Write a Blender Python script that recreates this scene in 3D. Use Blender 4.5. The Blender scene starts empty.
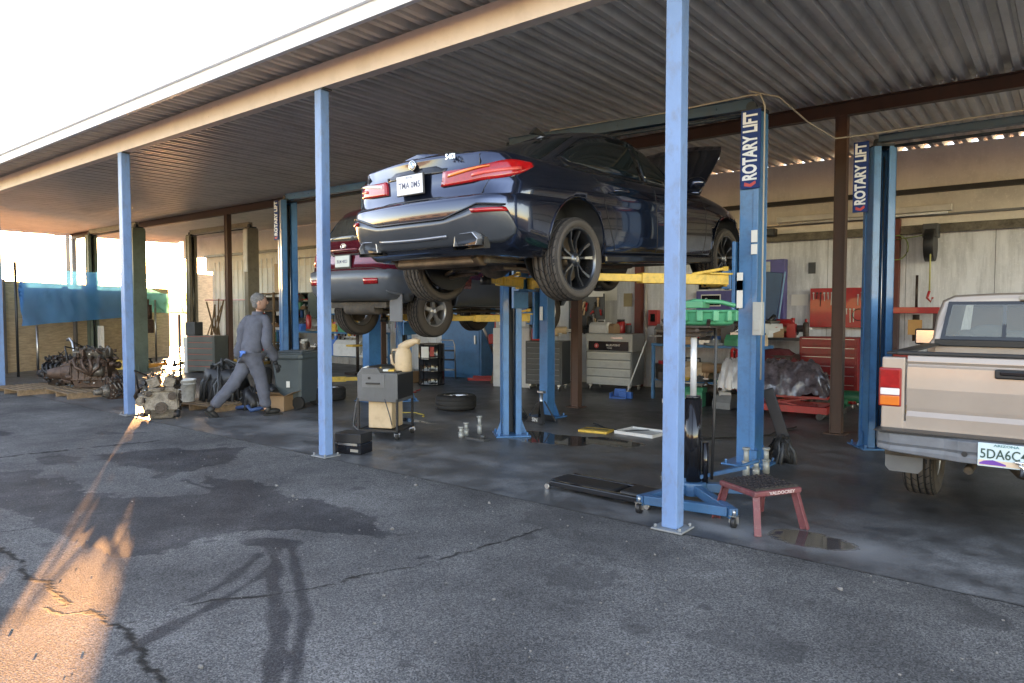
import bpy, bmesh, math, random
import numpy as np
from mathutils import Vector, Matrix, noise
from mathutils.bvhtree import BVHTree
PI = math.pi; R_ = math.radians
random.seed(7)
scene = bpy.context.scene
COL = scene.collection
# ------------------------------------------------------------------ camera, world, sun, exposure
CAMH = 1.6; YAW = R_(38.6); PIT = R_(2.56); FPX = 704.0
F0 = Vector((-math.sin(YAW), math.cos(YAW), 0)); RT = Vector((math.cos(YAW), math.sin(YAW), 0)); ZZ = Vector((0, 0, 1))
FW = F0*math.cos(PIT) - ZZ*math.sin(PIT); UP = ZZ*math.cos(PIT) + F0*math.sin(PIT)
cam = bpy.data.objects.new('camera', bpy.data.cameras.new('camera')); COL.objects.link(cam)
m = Matrix((RT, UP, -FW)).transposed().to_4x4(); m.translation = Vector((0, 0, CAMH)); cam.matrix_world = m
cam.data.sensor_width = 36; cam.data.lens = FPX/1024*36; cam.data.clip_end = 2000; cam.data.clip_start = .05
scene.camera = cam
SUN_AZ = Vector((-0.885, 0.463, 0)).normalized(); SUN_EL = R_(5.9)
w = bpy.data.worlds.new('World'); scene.world = w; w.use_nodes = True
nt = w.node_tree; bg = nt.nodes['Background']
sky = nt.nodes.new('ShaderNodeTexSky'); sky.sky_type = 'NISHITA'; sky.sun_disc = False
sky.sun_elevation = SUN_EL; sky.sun_rotation = math.atan2(SUN_AZ.x, SUN_AZ.y)
sky.air_density = .8; sky.dust_density = .3; sky.ozone_density = 1.2
nt.links.new(sky.outputs[0], bg.inputs[0]); bg.inputs[1].default_value = 0.15
sl = bpy.data.lights.new('sun', 'SUN'); sl.energy = 2.7; sl.angle = R_(.5); sl.color = (1, .60, .27)
so = bpy.data.objects.new('sun', sl); COL.objects.link(so)
sd = SUN_AZ*math.cos(SUN_EL) + ZZ*math.sin(SUN_EL)
so.rotation_euler = sd.to_track_quat('Z', 'Y').to_euler()
scene.view_settings.view_transform = 'Standard'; scene.view_settings.look = 'None'
scene.view_settings.gamma = 1; scene.view_settings.exposure = 3.7
scene.view_settings.use_curve_mapping = False
scene.cycles.max_bounces = 12; scene.cycles.diffuse_bounces = 7; scene.cycles.glossy_bounces = 6; scene.cycles.transparent_max_bounces = 16
scene.view_settings.use_white_balance = True; scene.view_settings.white_balance_temperature = 8500; scene.view_settings.white_balance_tint = 28
# ------------------------------------------------------------------ helpers
def _ray(u, v): return FW*FPX + RT*(u-512) + UP*(341.5-v)
def G(u, v, z=0.0):
    d = _ray(u, v); return Vector((0, 0, CAMH)) + d*((z-CAMH)/d.z)
def PY(u, v, y):
    d = _ray(u, v); return Vector((0, 0, CAMH)) + d*(y/d.y)
def PXP(u, v, x):
    d = _ray(u, v); return Vector((0, 0, CAMH)) + d*(x/d.x)
def V(*a): return Vector(a)
def tag(o, label=None, cat=None, group=None, kind=None):
    if label: o['label'] = label
    if cat: o['category'] = cat
    if group: o['group'] = group
    if kind: o['kind'] = kind
    return o
def thing(name, label, cat, loc=(0, 0, 0), rz=0, group=None):
    o = bpy.data.objects.new(name, None); COL.objects.link(o); o.empty_display_size = .2
    o.location = loc; o.rotation_euler = (0, 0, rz); return tag(o, label, cat, group)
def copy_tree(o, parent=None):
    c = o.copy(); COL.objects.link(c); c.parent = parent
    for ch in list(o.children): copy_tree(ch, c)
    return c
def dup(o, loc, rz=0, label=None):
    c = copy_tree(o); c.location = loc; c.rotation_euler = (0, 0, rz)
    if label: c['label'] = label
    return c
class MB:
    def __init__(s): s.v = []; s.f = []; s.m = []; s.sm = []
    def add(s, vs, fs, m=0, smooth=False):
        b = len(s.v); s.v += [tuple(p) for p in vs]
        for f in fs: s.f.append([b+i for i in f]); s.m.append(m); s.sm.append(smooth)
        return s
    def box(s, c, d, m=0, rz=0, rot=None, taper=None):
        x, y, z = d[0]/2, d[1]/2, d[2]/2
        P = [V(a*x, b*y, e*z) for e in (-1, 1) for b in (-1, 1) for a in (-1, 1)]
        if taper:
            for p in P[4:]: p.x *= taper; p.y *= taper
        Mx = rot if rot is not None else Matrix.Rotation(rz, 3, 'Z')
        P = [Mx @ p + V(*c) for p in P]
        return s.add(P, [(0, 2, 3, 1), (4, 5, 7, 6), (0, 1, 5, 4), (2, 6, 7, 3), (0, 4, 6, 2), (1, 3, 7, 5)], m)
    def bb(s, a, b, m=0):
        return s.box([(a[i]+b[i])/2 for i in range(3)], [abs(b[i]-a[i]) for i in range(3)], m)
    def bar(s, p, q, wd, ht, m=0, up=(0, 0, 1)):
        p, q = V(*p), V(*q); z = (q-p); L = z.length; z.normalize()
        u = V(*up)
        if abs(z.dot(u)) > .99: u = V(0, 1, 0)
        x = u.cross(z).normalized(); y = z.cross(x)
        rot = Matrix((x, y, z)).transposed()
        return s.box((p+q)/2, (wd, ht, L), m, rot=rot)
    def cyl(s, p, q, r0, r1=None, n=16, m=0, cap=True, smooth=True):
        p, q = V(*p), V(*q); r1 = r0 if r1 is None else r1
        z = (q-p).normalized(); u = V(0, 0, 1) if abs(z.z) < .9 else V(1, 0, 0)
        x = u.cross(z).normalized(); y = z.cross(x)
        vs = []
        for c, r in ((p, r0), (q, r1)):
            for i in range(n):
                a = 2*PI*i/n; vs.append(c + x*math.cos(a)*r + y*math.sin(a)*r)
        s.add(vs, [(i, (i+1) % n, n+(i+1) % n, n+i) for i in range(n)], m, smooth)
        if cap: s.add(vs, [tuple(range(n))[::-1], tuple(range(n, 2*n))], m)
        return s
    def tube(s, pts, r, n=8, m=0):
        pts = [V(*p) for p in pts]; rings = []
        for i, p in enumerate(pts):
            t = (pts[min(i+1, len(pts)-1)] - pts[max(i-1, 0)]).normalized()
            u = V(0, 0, 1) if abs(t.z) < .9 else V(1, 0, 0)
            x = u.cross(t).normalized(); y = t.cross(x)
            rr = r[i] if isinstance(r, (list, tuple)) else r
            rings.append([p + x*math.cos(2*PI*k/n)*rr + y*math.sin(2*PI*k/n)*rr for k in range(n)])
        s.grid(rings, m, closed=True); s.add(rings[0], [tuple(range(n))[::-1]], m); s.add(rings[-1], [tuple(range(n))], m)
        return s
    def grid(s, rows, m=0, closed=False, smooth=True, flip=False):
        n = len(rows[0]); vs = [p for r in rows for p in r]; fs = []
        for i in range(len(rows)-1):
            for j in range(n if closed else n-1):
                k = (j+1) % n; q = (i*n+j, i*n+k, (i+1)*n+k, (i+1)*n+j)
                fs.append(q[::-1] if flip else q)
        return s.add(vs, fs, m, smooth)
    def lathe(s, prof, c=(0, 0, 0), axis='z', n=24, m=0, smooth=True):
        rings = []
        for r, h in prof:
            ring = []
            for k in range(n):
                a = 2*PI*k/n; x, y = r*math.cos(a), r*math.sin(a)
                p = (x, y, h) if axis == 'z' else ((h, x, y) if axis == 'x' else (y, h, x))
                ring.append(V(*p)+V(*c))
            rings.append(ring)
        return s.grid(rings, m, closed=True, smooth=smooth)
    def prism(s, poly, a, b, axis='y', m=0):
        def P(p, t):
            return (p[0], t, p[1]) if axis == 'y' else ((t, p[0], p[1]) if axis == 'x' else (p[0], p[1], t))
        n = len(poly); vs = [P(p, a) for p in poly]+[P(p, b) for p in poly]
        s.add(vs, [(i, (i+1) % n, n+(i+1) % n, n+i) for i in range(n)] + [tuple(range(n))[::-1], tuple(range(n, 2*n))], m)
        return s
    def ball(s, c, r, m=0, n=12, sq=(1, 1, 1), nz=0, seed=0):
        rings = []
        for i in range(n//2+1):
            th = PI*i/(n//2)
            ring = []
            for k in range(n):
                ph = 2*PI*k/n; d = V(math.sin(th)*math.cos(ph), math.sin(th)*math.sin(ph), math.cos(th))
                rr = r*(1+nz*noise.noise(d*1.7+V(seed, seed*2, 0))) if nz else r
                ring.append(V(*c)+V(d.x*sq[0], d.y*sq[1], d.z*sq[2])*rr)
            rings.append(ring)
        return s.grid(rings, m, closed=True)
    def build(s, name, mats, parent=None, bevel=0, seg=2, fix=True, loc=None, rot=None):
        me = bpy.data.meshes.new(name); me.from_pydata(s.v, [], s.f)
        for mm in (mats if isinstance(mats, (list, tuple)) else [mats]): me.materials.append(mm)
        me.polygons.foreach_set('material_index', s.m); me.polygons.foreach_set('use_smooth', s.sm)
        if fix:
            b = bmesh.new(); b.from_mesh(me); bmesh.ops.remove_doubles(b, verts=b.verts, dist=1e-5)
            bmesh.ops.recalc_face_normals(b, faces=b.faces); b.to_mesh(me); b.free()
        me.update()
        o = bpy.data.objects.new(name, me); COL.objects.link(o); o.parent = parent
        if loc is not None: o.location = loc
        if rot is not None: o.rotation_euler = rot
        if bevel:
            md = o.modifiers.new('bevel', 'BEVEL'); md.width = bevel; md.segments = seg; md.limit_method = 'ANGLE'; md.angle_limit = R_(40); md.harden_normals = False
        return o
def realise(o):
    dg = bpy.context.evaluated_depsgraph_get(); dg.update()
    me = bpy.data.meshes.new_from_object(o.evaluated_get(dg)); o.modifiers.clear(); o.data = me; return o
def text(name, s, size, mt, parent, mat4, ext=.002, bold=0, align='CENTER', sx=1.0):
    cu = bpy.data.curves.new(name, 'FONT'); cu.body = s; cu.size = size; cu.extrude = ext; cu.offset = bold
    cu.align_x = align; cu.align_y = 'CENTER'; cu.resolution_u = 3
    t = bpy.data.objects.new(name, cu); COL.objects.link(t)
    dg = bpy.context.evaluated_depsgraph_get(); dg.update()
    me = bpy.data.meshes.new_from_object(t.evaluated_get(dg)); bpy.data.objects.remove(t)
    me.transform(mat4 @ Matrix.Diagonal((sx, 1, 1, 1))); me.materials.clear(); me.materials.append(mt)
    o = bpy.data.objects.new(name, me); COL.objects.link(o); o.parent = parent; return o
def frame(loc, right, up):
    r = V(*right).normalized(); u = V(*up).normalized(); n = r.cross(u)
    mm = Matrix((r, u, n)).transposed().to_4x4(); mm.translation = V(*loc); return mm
# ------------------------------------------------------------------ materials
MT = {}
def M(name, col, rough=.5, metal=0, var=.18, sc=3.0, bump=0, bsc=40, coat=0, dirt=0, dcol=(.05, .04, .03), spec=.5, rvar=.15, stretch=(1, 1, 1)):
    if name in MT: return MT[name]
    mt = bpy.data.materials.new(name); mt.use_nodes = True; n = mt.node_tree.nodes; l = mt.node_tree.links
    b = n['Principled BSDF']; tc = n.new('ShaderNodeTexCoord'); mp = n.new('ShaderNodeMapping'); mp.inputs['Scale'].default_value = stretch
    l.new(tc.outputs['Object'], mp.inputs[0])
    nz = n.new('ShaderNodeTexNoise'); nz.inputs['Scale'].default_value = sc; nz.inputs['Detail'].default_value = 8; nz.inputs['Roughness'].default_value = .62
    l.new(mp.outputs[0], nz.inputs['Vector'])
    mx = n.new('ShaderNodeMix'); mx.data_type = 'RGBA'
    c0 = [min(1, max(0, c*(1-var))) for c in col]; c1 = [min(1, c*(1+var)) for c in col]
    mr = n.new('ShaderNodeMapRange'); mr.inputs[1].default_value = .3; mr.inputs[2].default_value = .7
    l.new(nz.outputs[0], mr.inputs[0]); l.new(mr.outputs[0], mx.inputs[0])
    mx.inputs[6].default_value = (*c0, 1); mx.inputs[7].default_value = (*c1, 1); out = mx.outputs[2]
    if dirt:
        n2 = n.new('ShaderNodeTexNoise'); n2.inputs['Scale'].default_value = sc*2.7; n2.inputs['Detail'].default_value = 10; n2.inputs['Roughness'].default_value = .7
        l.new(mp.outputs[0], n2.inputs['Vector'])
        m2 = n.new('ShaderNodeMapRange'); m2.inputs[1].default_value = .5; m2.inputs[2].default_value = .72; m2.inputs[4].default_value = dirt
        l.new(n2.outputs[0], m2.inputs[0]); x2 = n.new('ShaderNodeMix'); x2.data_type = 'RGBA'; x2.inputs[7].default_value = (*dcol, 1)
        l.new(m2.outputs[0], x2.inputs[0]); l.new(out, x2.inputs[6]); out = x2.outputs[2]
    l.new(out, b.inputs['Base Color'])
    rr = n.new('ShaderNodeMapRange'); rr.inputs[3].default_value = max(.02, rough-rvar*rough); rr.inputs[4].default_value = min(1, rough+rvar*rough)
    l.new(nz.outputs[0], rr.inputs[0]); l.new(rr.outputs[0], b.inputs['Roughness'])
    b.inputs['Metallic'].default_value = metal; b.inputs['Specular IOR Level'].default_value = spec
    b.inputs['Coat Weight'].default_value = coat; b.inputs['Coat Roughness'].default_value = .04
    if bump:
        bz = n.new('ShaderNodeTexNoise'); bz.inputs['Scale'].default_value = bsc; bz.inputs['Detail'].default_value = 4
        l.new(mp.outputs[0], bz.inputs['Vector'])
        bn = n.new('ShaderNodeBump'); bn.inputs['Strength'].default_value = bump; bn.inputs['Distance'].default_value = .01
        l.new(bz.outputs[0], bn.inputs['Height']); l.new(bn.outputs[0], b.inputs['Normal'])
    MT[name] = mt; return mt
def emit(name, col, st):
    mt = M(name, col, .3); b = mt.node_tree.nodes['Principled BSDF']; b.inputs['Emission Color'].default_value = (*col, 1); b.inputs['Emission Strength'].default_value = st; return mt
def glassy(name, tint, alpha):
    mt = bpy.data.materials.new(name); mt.use_nodes = True; n = mt.node_tree.nodes; l = mt.node_tree.links
    n.remove(n['Principled BSDF']); o = n['Material Output']
    tr = n.new('ShaderNodeBsdfTransparent'); tr.inputs[0].default_value = (*tint, 1)
    gl = n.new('ShaderNodeBsdfGlossy'); gl.inputs['Roughness'].default_value = .03; gl.inputs[0].default_value = (.9, .9, .9, 1)
    df = n.new('ShaderNodeBsdfDiffuse'); df.inputs[0].default_value = (.35, .38, .4, 1)
    m0 = n.new('ShaderNodeMixShader'); m0.inputs[0].default_value = alpha; l.new(tr.outputs[0], m0.inputs[1]); l.new(df.outputs[0], m0.inputs[2])
    fr = n.new('ShaderNodeFresnel'); fr.inputs[0].default_value = 1.5
    m1 = n.new('ShaderNodeMixShader'); l.new(fr.outputs[0], m1.inputs[0]); l.new(m0.outputs[0], m1.inputs[1]); l.new(gl.outputs[0], m1.inputs[2])
    l.new(m1.outputs[0], o.inputs[0]); return mt
postblue = M('post_blue_paint', (.135, .25, .45), .42, var=.08, sc=5, dirt=.65, dcol=(.13, .15, .19), stretch=(1, 1, .5), bump=.2)
liftblue = M('lift_blue_paint', (.028, .165, .36), .38, var=.16, sc=3, dirt=.45, dcol=(.02, .05, .08), coat=.2, bump=.08)
liftdark = M('lift_slot_dark', (.012, .02, .03), .6)
benchblue = M('bench_blue_paint', (.03, .17, .34), .45, dirt=.5, sc=5)
yellow = M('arm_yellow_paint', (.70, .43, .07), .42, var=.12, dirt=.55, sc=5, dcol=(.09, .06, .03), bump=.1)
cream = M('beam_cream_paint', (.74, .60, .51), .55, var=.06, sc=1.5, dirt=.2, dcol=(.3, .22, .14))
brown = M('brown_post_paint', (.085, .042, .028), .6, var=.2, dirt=.4, stretch=(1, 1, .3))
redoxide = M('red_oxide_paint', (.15, .035, .025), .6, dirt=.4)
steel = M('zinc_steel', (.45, .45, .44), .35, 1, var=.15, sc=8)
chrome = M('chrome', (.75, .75, .76), .12, 1, var=.03)
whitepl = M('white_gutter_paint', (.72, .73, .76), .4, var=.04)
black = M('black_plastic', (.016, .016, .017), .45, var=.3)
blackg = M('black_gloss', (.01, .01, .012), .12, var=.2)
rubber = M('rubber', (.018, .017, .016), .75, var=.3, sc=12, bump=.3, bsc=60)
grey = M('grey_metal', (.20, .21, .215), .5, var=.12, dirt=.3)
darkgrey = M('dark_grey_metal', (.055, .058, .06), .45, var=.2, dirt=.3)
white = M('white_enamel', (.62, .62, .60), .4, var=.05, dirt=.3, dcol=(.3, .27, .22))
red = M('red_enamel', (.42, .018, .018), .35, var=.15, dirt=.35, coat=.3)
engmet = M('greasy_cast_alloy', (.17, .145, .12), .5, .6, var=.5, sc=14, dirt=.9, dcol=(.02, .014, .01), bump=.6, bsc=50)
engdark = M('greasy_dark_metal', (.05, .035, .028), .45, .4, var=.5, sc=14, dirt=.7, bump=.5)
engbrown = M('rusty_cast_iron', (.085, .05, .036), .55, .3, var=.5, sc=14, dirt=.7, bump=.6)
wood = M('pallet_wood', (.22, .14, .08), .75, var=.35, sc=6, dirt=.5, dcol=(.08, .05, .03), stretch=(.3, 3, 3))
card = M('cardboard', (.33, .20, .11), .8, var=.1)
greenp = M('green_plastic', (.03, .27, .14), .4, var=.15, dirt=.4, dcol=(.02, .05, .03))
beigepl = M('beige_plastic', (.55, .40, .25), .5, var=.12, dirt=.35, dcol=(.2, .12, .07))
bluepl = M('blue_plastic', (.03, .16, .5), .4)
paper = M('paper', (.75, .74, .70), .8, var=.04)
stoolred = M('stool_red_plastic', (.15, .035, .04), .55, var=.2, dirt=.5, dcol=(.2, .13, .12), sc=9, bump=.2)
lensred = M('lens_red', (.36, .006, .006), .14, var=.25, sc=25, coat=.6)
lensorg = M('lens_orange', (.75, .17, .02), .15, var=.1, coat=1)
lensclr = M('lens_clear', (.75, .72, .70), .12, var=.08, coat=1)
dglass = M('dark_window_glass', (.008, .011, .011), .04, var=.2, spec=.8, rvar=.02)
# ------------------------------------------------------------------ ground (asphalt sheet to the horizon) and slab
def lin(a, b, s): return list(np.arange(a, b, s))
def inpoly(X, Y, poly):
    ins = np.zeros(X.shape, bool); n = len(poly)
    for i in range(n):
        x0, y0 = poly[i]; x1, y1 = poly[(i+1) % n]
        if y0 == y1: continue
        c = ((y0 > Y) != (y1 > Y)) & (X < (x1-x0)*(Y-y0)/(y1-y0)+x0); ins ^= c
    return ins
def segdist(X, Y, pts):
    D = np.full(X.shape, 1e9)
    for (x0, y0), (x1, y1) in zip(pts[:-1], pts[1:]):
        dx, dy = x1-x0, y1-y0; t = np.clip(((X-x0)*dx+(Y-y0)*dy)/(dx*dx+dy*dy+1e-12), 0, 1)
        D = np.minimum(D, np.hypot(X-x0-t*dx, Y-y0-t*dy))
    return D
def vnoise(X, Y, s, seed):
    r = np.random.RandomState(seed); T = r.rand(256, 256); x = X/s+500; y = Y/s+500
    xi = np.floor(x).astype(int); yi = np.floor(y).astype(int); fx = x-xi; fy = y-yi
    fx = fx*fx*(3-2*fx); fy = fy*fy*(3-2*fy); g = lambda i, j: T[(xi+i) % 256, (yi+j) % 256]
    return (g(0, 0)*(1-fx)+g(1, 0)*fx)*(1-fy)+(g(0, 1)*(1-fx)+g(1, 1)*fx)*fy-.5
def fbm(X, Y, s, seed): return vnoise(X, Y, s, seed)+.5*vnoise(X, Y, s/2, seed+1)+.25*vnoise(X, Y, s/4, seed+2)
def wp(pts, ox=0, oy=400, k=2.048): return [tuple(G(ox+a/k, oy+b/k)[:2]) for a, b in pts]
def sheet(name, xs, ys, z, mt, layers, kind='structure', h=None):
    xs = np.array(xs); ys = np.array(ys); X, Y = np.meshgrid(xs, ys); nx, ny = len(xs), len(ys)
    Zh = np.full(X.shape, z) if h is None else z+h(X, Y)
    co = np.stack([X, Y, Zh], -1).reshape(-1, 3)
    idx = np.arange(nx*ny).reshape(ny, nx)
    q = np.stack([idx[:-1, :-1], idx[:-1, 1:], idx[1:, 1:], idx[1:, :-1]], -1).reshape(-1, 4)
    me = bpy.data.meshes.new(name); me.vertices.add(nx*ny); me.vertices.foreach_set('co', co.ravel())
    me.loops.add(q.size); me.loops.foreach_set('vertex_index', q.ravel().astype(np.int32))
    me.polygons.add(len(q)); me.polygons.foreach_set('loop_start', np.arange(0, q.size, 4, dtype=np.int32))
    me.polygons.foreach_set('loop_total', np.full(len(q), 4, np.int32)); me.update(calc_edges=True)
    for nm, fn in layers.items():
        at = me.attributes.new(nm, 'FLOAT', 'POINT'); at.data.foreach_set('value', np.clip(fn(X, Y), 0, 1).ravel().astype(np.float32))
    me.materials.append(mt); o = bpy.data.objects.new(name, me); COL.objects.link(o); tag(o, kind=kind); return o
SLAB = 4.64
wet_polys = [wp([(195,115),(330,100),(400,105),(505,98),(500,110),(430,135),(340,158),(300,140),(230,125)]),
 wp([(-120,140),(90,150),(130,170),(165,190),(215,190),(245,200),(310,205),(430,195),(455,190),(420,165),(430,150),(500,160),(600,190),(690,225),(800,262),(860,275),(800,285),(700,275),(600,265),(480,270),(400,280),(360,300),(340,320),(300,318),(200,300),(100,270),(60,240),(-120,205)]),
 wp([(70,120),(120,112),(180,118),(150,132),(80,134)]), wp([(0,62),(30,66),(25,74),(0,76)]), wp([(200,62),(290,66),(270,72),(190,70)])]
wet_lines = [(wp([(520,290),(600,295)]), .07), (wp([(562,300),(560,380),(575,460),(555,580)]), .055), (wp([(597,300),(612,380),(625,430),(600,590)]), .038),
 (wp([(530,320),(470,370),(395,410)]), .05), (wp([(560,345),(450,410)]), .035), (wp([(450,412),(380,450),(250,520)]), .06),
 (wp([(380,165),(440,185)]), .05), (wp([(860,325),(875,322)]), .03)]
dark_polys = [wp([(745,340),(900,365),(960,395),(1000,440),(840,430),(700,395),(640,370)], 500, 400, 1.954),
 wp([(330,440),(500,430),(620,470),(560,510),(420,500)], 500, 400, 1.954), wp([(880,385),(930,390),(925,405),(870,402)], 500, 400, 1.954),
 wp([(60,190),(200,215),(330,260),(450,330),(300,330),(120,270),(0,240)], 500, 400, 1.954),
 wp([(0,420),(60,400),(110,480),(60,580),(0,600)])]
crk = [(wp([(-80,280),(0,305),(40,325),(65,360),(100,380),(130,420)]), .014), (wp([(180,432),(240,462),(275,495),(300,530),(330,580),(350,640)]), .013),
 (wp([(240,460),(340,435),(430,410),(540,402),(650,385),(740,360),(850,340),(940,315),(1024,290),(1120,262)]), .009), (wp([(-50,276),(80,260)]), .007), (wp([(90,425),(130,440),(180,432)]), .006),
 (wp([(0,118),(160,100),(340,82)]), .02)]
def f_wet(X, Y):
    nx = fbm(X, Y, .35, 3)*.20+fbm(X, Y, .07, 9)*.07; ny = fbm(X, Y, .35, 13)*.20+fbm(X, Y, .07, 19)*.07
    a = np.zeros(X.shape)
    for p in wet_polys: a = np.maximum(a, inpoly(X+nx, Y+ny, p)*(.85+.5*fbm(X, Y, .25, 66)))
    nx2 = fbm(X, Y, .12, 5)*.035
    for p, r in wet_lines: a = np.maximum(a, np.clip((r*(1+1.1*vnoise(X, Y, .2, 31))-segdist(X+nx2, Y-nx2, p))/.012, 0, 1)*(.95+.5*vnoise(X, Y, .1, 44)))
    return a
def f_dark(X, Y):
    rs = np.random.RandomState(5); sp = np.zeros(X.shape)
    for k in range(90):
        cx, cy, r_ = rs.uniform(-9, .5), rs.uniform(.9, 4.6), rs.uniform(.012, .07)*(1+2.5*(rs.rand() > .93))
        m_ = (abs(X-cx) < .4) & (abs(Y-cy) < .4)
        sp[m_] = np.maximum(sp[m_], np.clip((r_*(1+1.2*vnoise(X[m_], Y[m_], .05, 3))-np.hypot(X[m_]-cx, Y[m_]-cy))/.012, 0, 1)*rs.uniform(.4, 1.3))
    nx = fbm(X, Y, .5, 23)*.3; ny = fbm(X, Y, .5, 33)*.3; a = np.zeros(X.shape)
    for p in dark_polys: a = np.maximum(a, inpoly(X+nx, Y+ny, p)*(.5+.9*fbm(X, Y, .3, 77)))
    return np.clip(np.maximum(a, sp), 0, 1)
def f_crk(X, Y):
    n1 = fbm(X, Y, .12, 41)*.05+vnoise(X, Y, .03, 42)*.015; a = np.zeros(X.shape)
    for p, r in crk: a = np.maximum(a, np.clip((r*(1+1.6*vnoise(X, Y, .15, 51))-segdist(X+n1, Y+n1, p))/.006+.5, 0, 1))
    return a
def attrn(n, nm):
    a = n.new('ShaderNodeAttribute'); a.attribute_name = nm; return a.outputs['Fac']
def mathn(n, l, op, a, b=None, c=None, clamp=False):
    x = n.new('ShaderNodeMath'); x.operation = op; x.use_clamp = clamp
    for i, v_ in enumerate((a, b, c)):
        if v_ is None: continue
        if isinstance(v_, (int, float)): x.inputs[i].default_value = v_
        else: l.new(v_, x.inputs[i])
    return x.outputs[0]
def mixc(n, l, f, a, b, mode='MIX'):
    x = n.new('ShaderNodeMix'); x.data_type = 'RGBA'; x.blend_type = mode
    for i, v_ in ((0, f), (6, a), (7, b)):
        if isinstance(v_, (int, float)): x.inputs[i].default_value = v_
        elif isinstance(v_, tuple): x.inputs[i].default_value = (*v_, 1)
        else: l.new(v_, x.inputs[i])
    return x.outputs[2]
def noi(n, l, vec, sc, det=6, ro=.6):
    x = n.new('ShaderNodeTexNoise'); x.inputs['Scale'].default_value = sc; x.inputs['Detail'].default_value = det; x.inputs['Roughness'].default_value = ro
    l.new(vec, x.inputs['Vector']); return x.outputs[0]
def mrange(n, l, v_, a, b, c=0.0, d=1.0):
    x = n.new('ShaderNodeMapRange'); l.new(v_, x.inputs[0])
    for i, q in enumerate((a, b, c, d)): x.inputs[i+1].default_value = q
    return x.outputs[0]
def asphalt():
    mt = bpy.data.materials.new('old_asphalt'); mt.use_nodes = True; n = mt.node_tree.nodes; l = mt.node_tree.links; b = n['Principled BSDF']
    tc = n.new('ShaderNodeTexCoord').outputs['Object']
    big = noi(n, l, tc, .9, 8, .6); mid = noi(n, l, tc, 5, 6, .65)
    base = mixc(n, l, mrange(n, l, big, .35, .68), (.062, .061, .062), (.175, .172, .170))
    base = mixc(n, l, mrange(n, l, mid, .4, .75, 0, .55), base, (.085, .082, .082))
    vo = n.new('ShaderNodeTexVoronoi'); vo.inputs['Scale'].default_value = 120; l.new(tc, vo.inputs['Vector'])
    stone = mixc(n, l, mrange(n, l, vo.outputs['Color'], .2, .95), (.58, .57, .56), (1.8, 1.73, 1.64))
    base = mixc(n, l, 1.0, base, stone, 'MULTIPLY')
    pit = mrange(n, l, noi(n, l, tc, 120, 3, .5), .34, .46)
    base = mixc(n, l, pit, (.035, .035, .037), base)
    fine = mathn(n, l, 'MULTIPLY', attrn(n, 'dark'), .62)
    base = mixc(n, l, fine, base, (.045, .043, .043))
    wet = attrn(n, 'wet')
    base = mixc(n, l, wet, base, (.30, .305, .34), 'MULTIPLY')
    base = mixc(n, l, attrn(n, 'crack'), base, (.012, .011, .01))
    l.new(base, b.inputs['Base Color'])
    rg = mathn(n, l, 'SUBTRACT', .9, mathn(n, l, 'MULTIPLY', wet, .15)); b.inputs['Specular IOR Level'].default_value = .3; l.new(rg, b.inputs['Roughness'])
    bn = n.new('ShaderNodeBump'); bn.inputs['Strength'].default_value = .9; bn.inputs['Distance'].default_value = .005
    h = mathn(n, l, 'ADD', mathn(n, l, 'MULTIPLY', mathn(n, l, 'SUBTRACT', .6, vo.outputs['Distance']), .8), pit)
    h = mathn(n, l, 'SUBTRACT', h, mathn(n, l, 'MULTIPLY', attrn(n, 'crack'), 3.0))
    l.new(h, bn.inputs['Height']); l.new(bn.outputs[0], b.inputs['Normal']); return mt
def concrete(name, c0, c1, oil=.5):
    mt = bpy.data.materials.new(name); mt.use_nodes = True; n = mt.node_tree.nodes; l = mt.node_tree.links; b = n['Principled BSDF']
    tc = n.new('ShaderNodeTexCoord').outputs['Object']
    big = noi(n, l, tc, .55, 8, .62); mid = noi(n, l, tc, 2.6, 8, .7); fin = noi(n, l, tc, 70, 4, .6)
    base = mixc(n, l, mrange(n, l, mid, .36, .66), c0, c1)
    base = mixc(n, l, mrange(n, l, big, .42, .62, 0, oil), base, (.028, .027, .028))
    base = mixc(n, l, mrange(n, l, fin, .4, .65, 0, .5), base, (.03, .03, .03))
    wet = attrn(n, 'wet'); base = mixc(n, l, mathn(n, l, 'MULTIPLY', attrn(n, 'dark'), .6), base, (.022, .02, .02))
    base = mixc(n, l, mathn(n, l, 'MULTIPLY', attrn(n, 'pale'), .6), base, (.32, .315, .31))
    base = mixc(n, l, mathn(n, l, 'MULTIPLY', wet, .8), base, (.012, .012, .014)); l.new(base, b.inputs['Base Color'])
    r = mathn(n, l, 'SUBTRACT', mrange(n, l, mid, .3, .7, .27, .62), mathn(n, l, 'MULTIPLY', wet, .6), clamp=True)
    r = mathn(n, l, 'MAXIMUM', r, .03); l.new(r, b.inputs['Roughness'])
    bn = n.new('ShaderNodeBump'); bn.inputs['Strength'].default_value = .2; bn.inputs['Distance'].default_value = .004
    l.new(mathn(n, l, 'MULTIPLY', mathn(n, l, 'ADD', fin, mid), mathn(n, l, 'SUBTRACT', 1.0, wet)), bn.inputs['Height']); l.new(bn.outputs[0], b.inputs['Normal']); return mt
xs = [-600, -200, -80, -40, -28, -22]+lin(-18, -12.5, .25)+lin(-12.5, -8, .04)+lin(-8, 1.0, .017)+[1.0, 1.5, 3, 6, 12, 30, 80, 200, 600]
ys = [-600, -200, -80, -30, -10, -4, -1, 0, .4]+lin(.75, SLAB, .017)+lin(SLAB, 6, .2)+[6, 8, 12, 20, 40, 100, 300, 900]
sheet('ground', xs, ys, 0, asphalt(), {'wet': f_wet, 'dark': f_dark, 'crack': f_crk})
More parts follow.
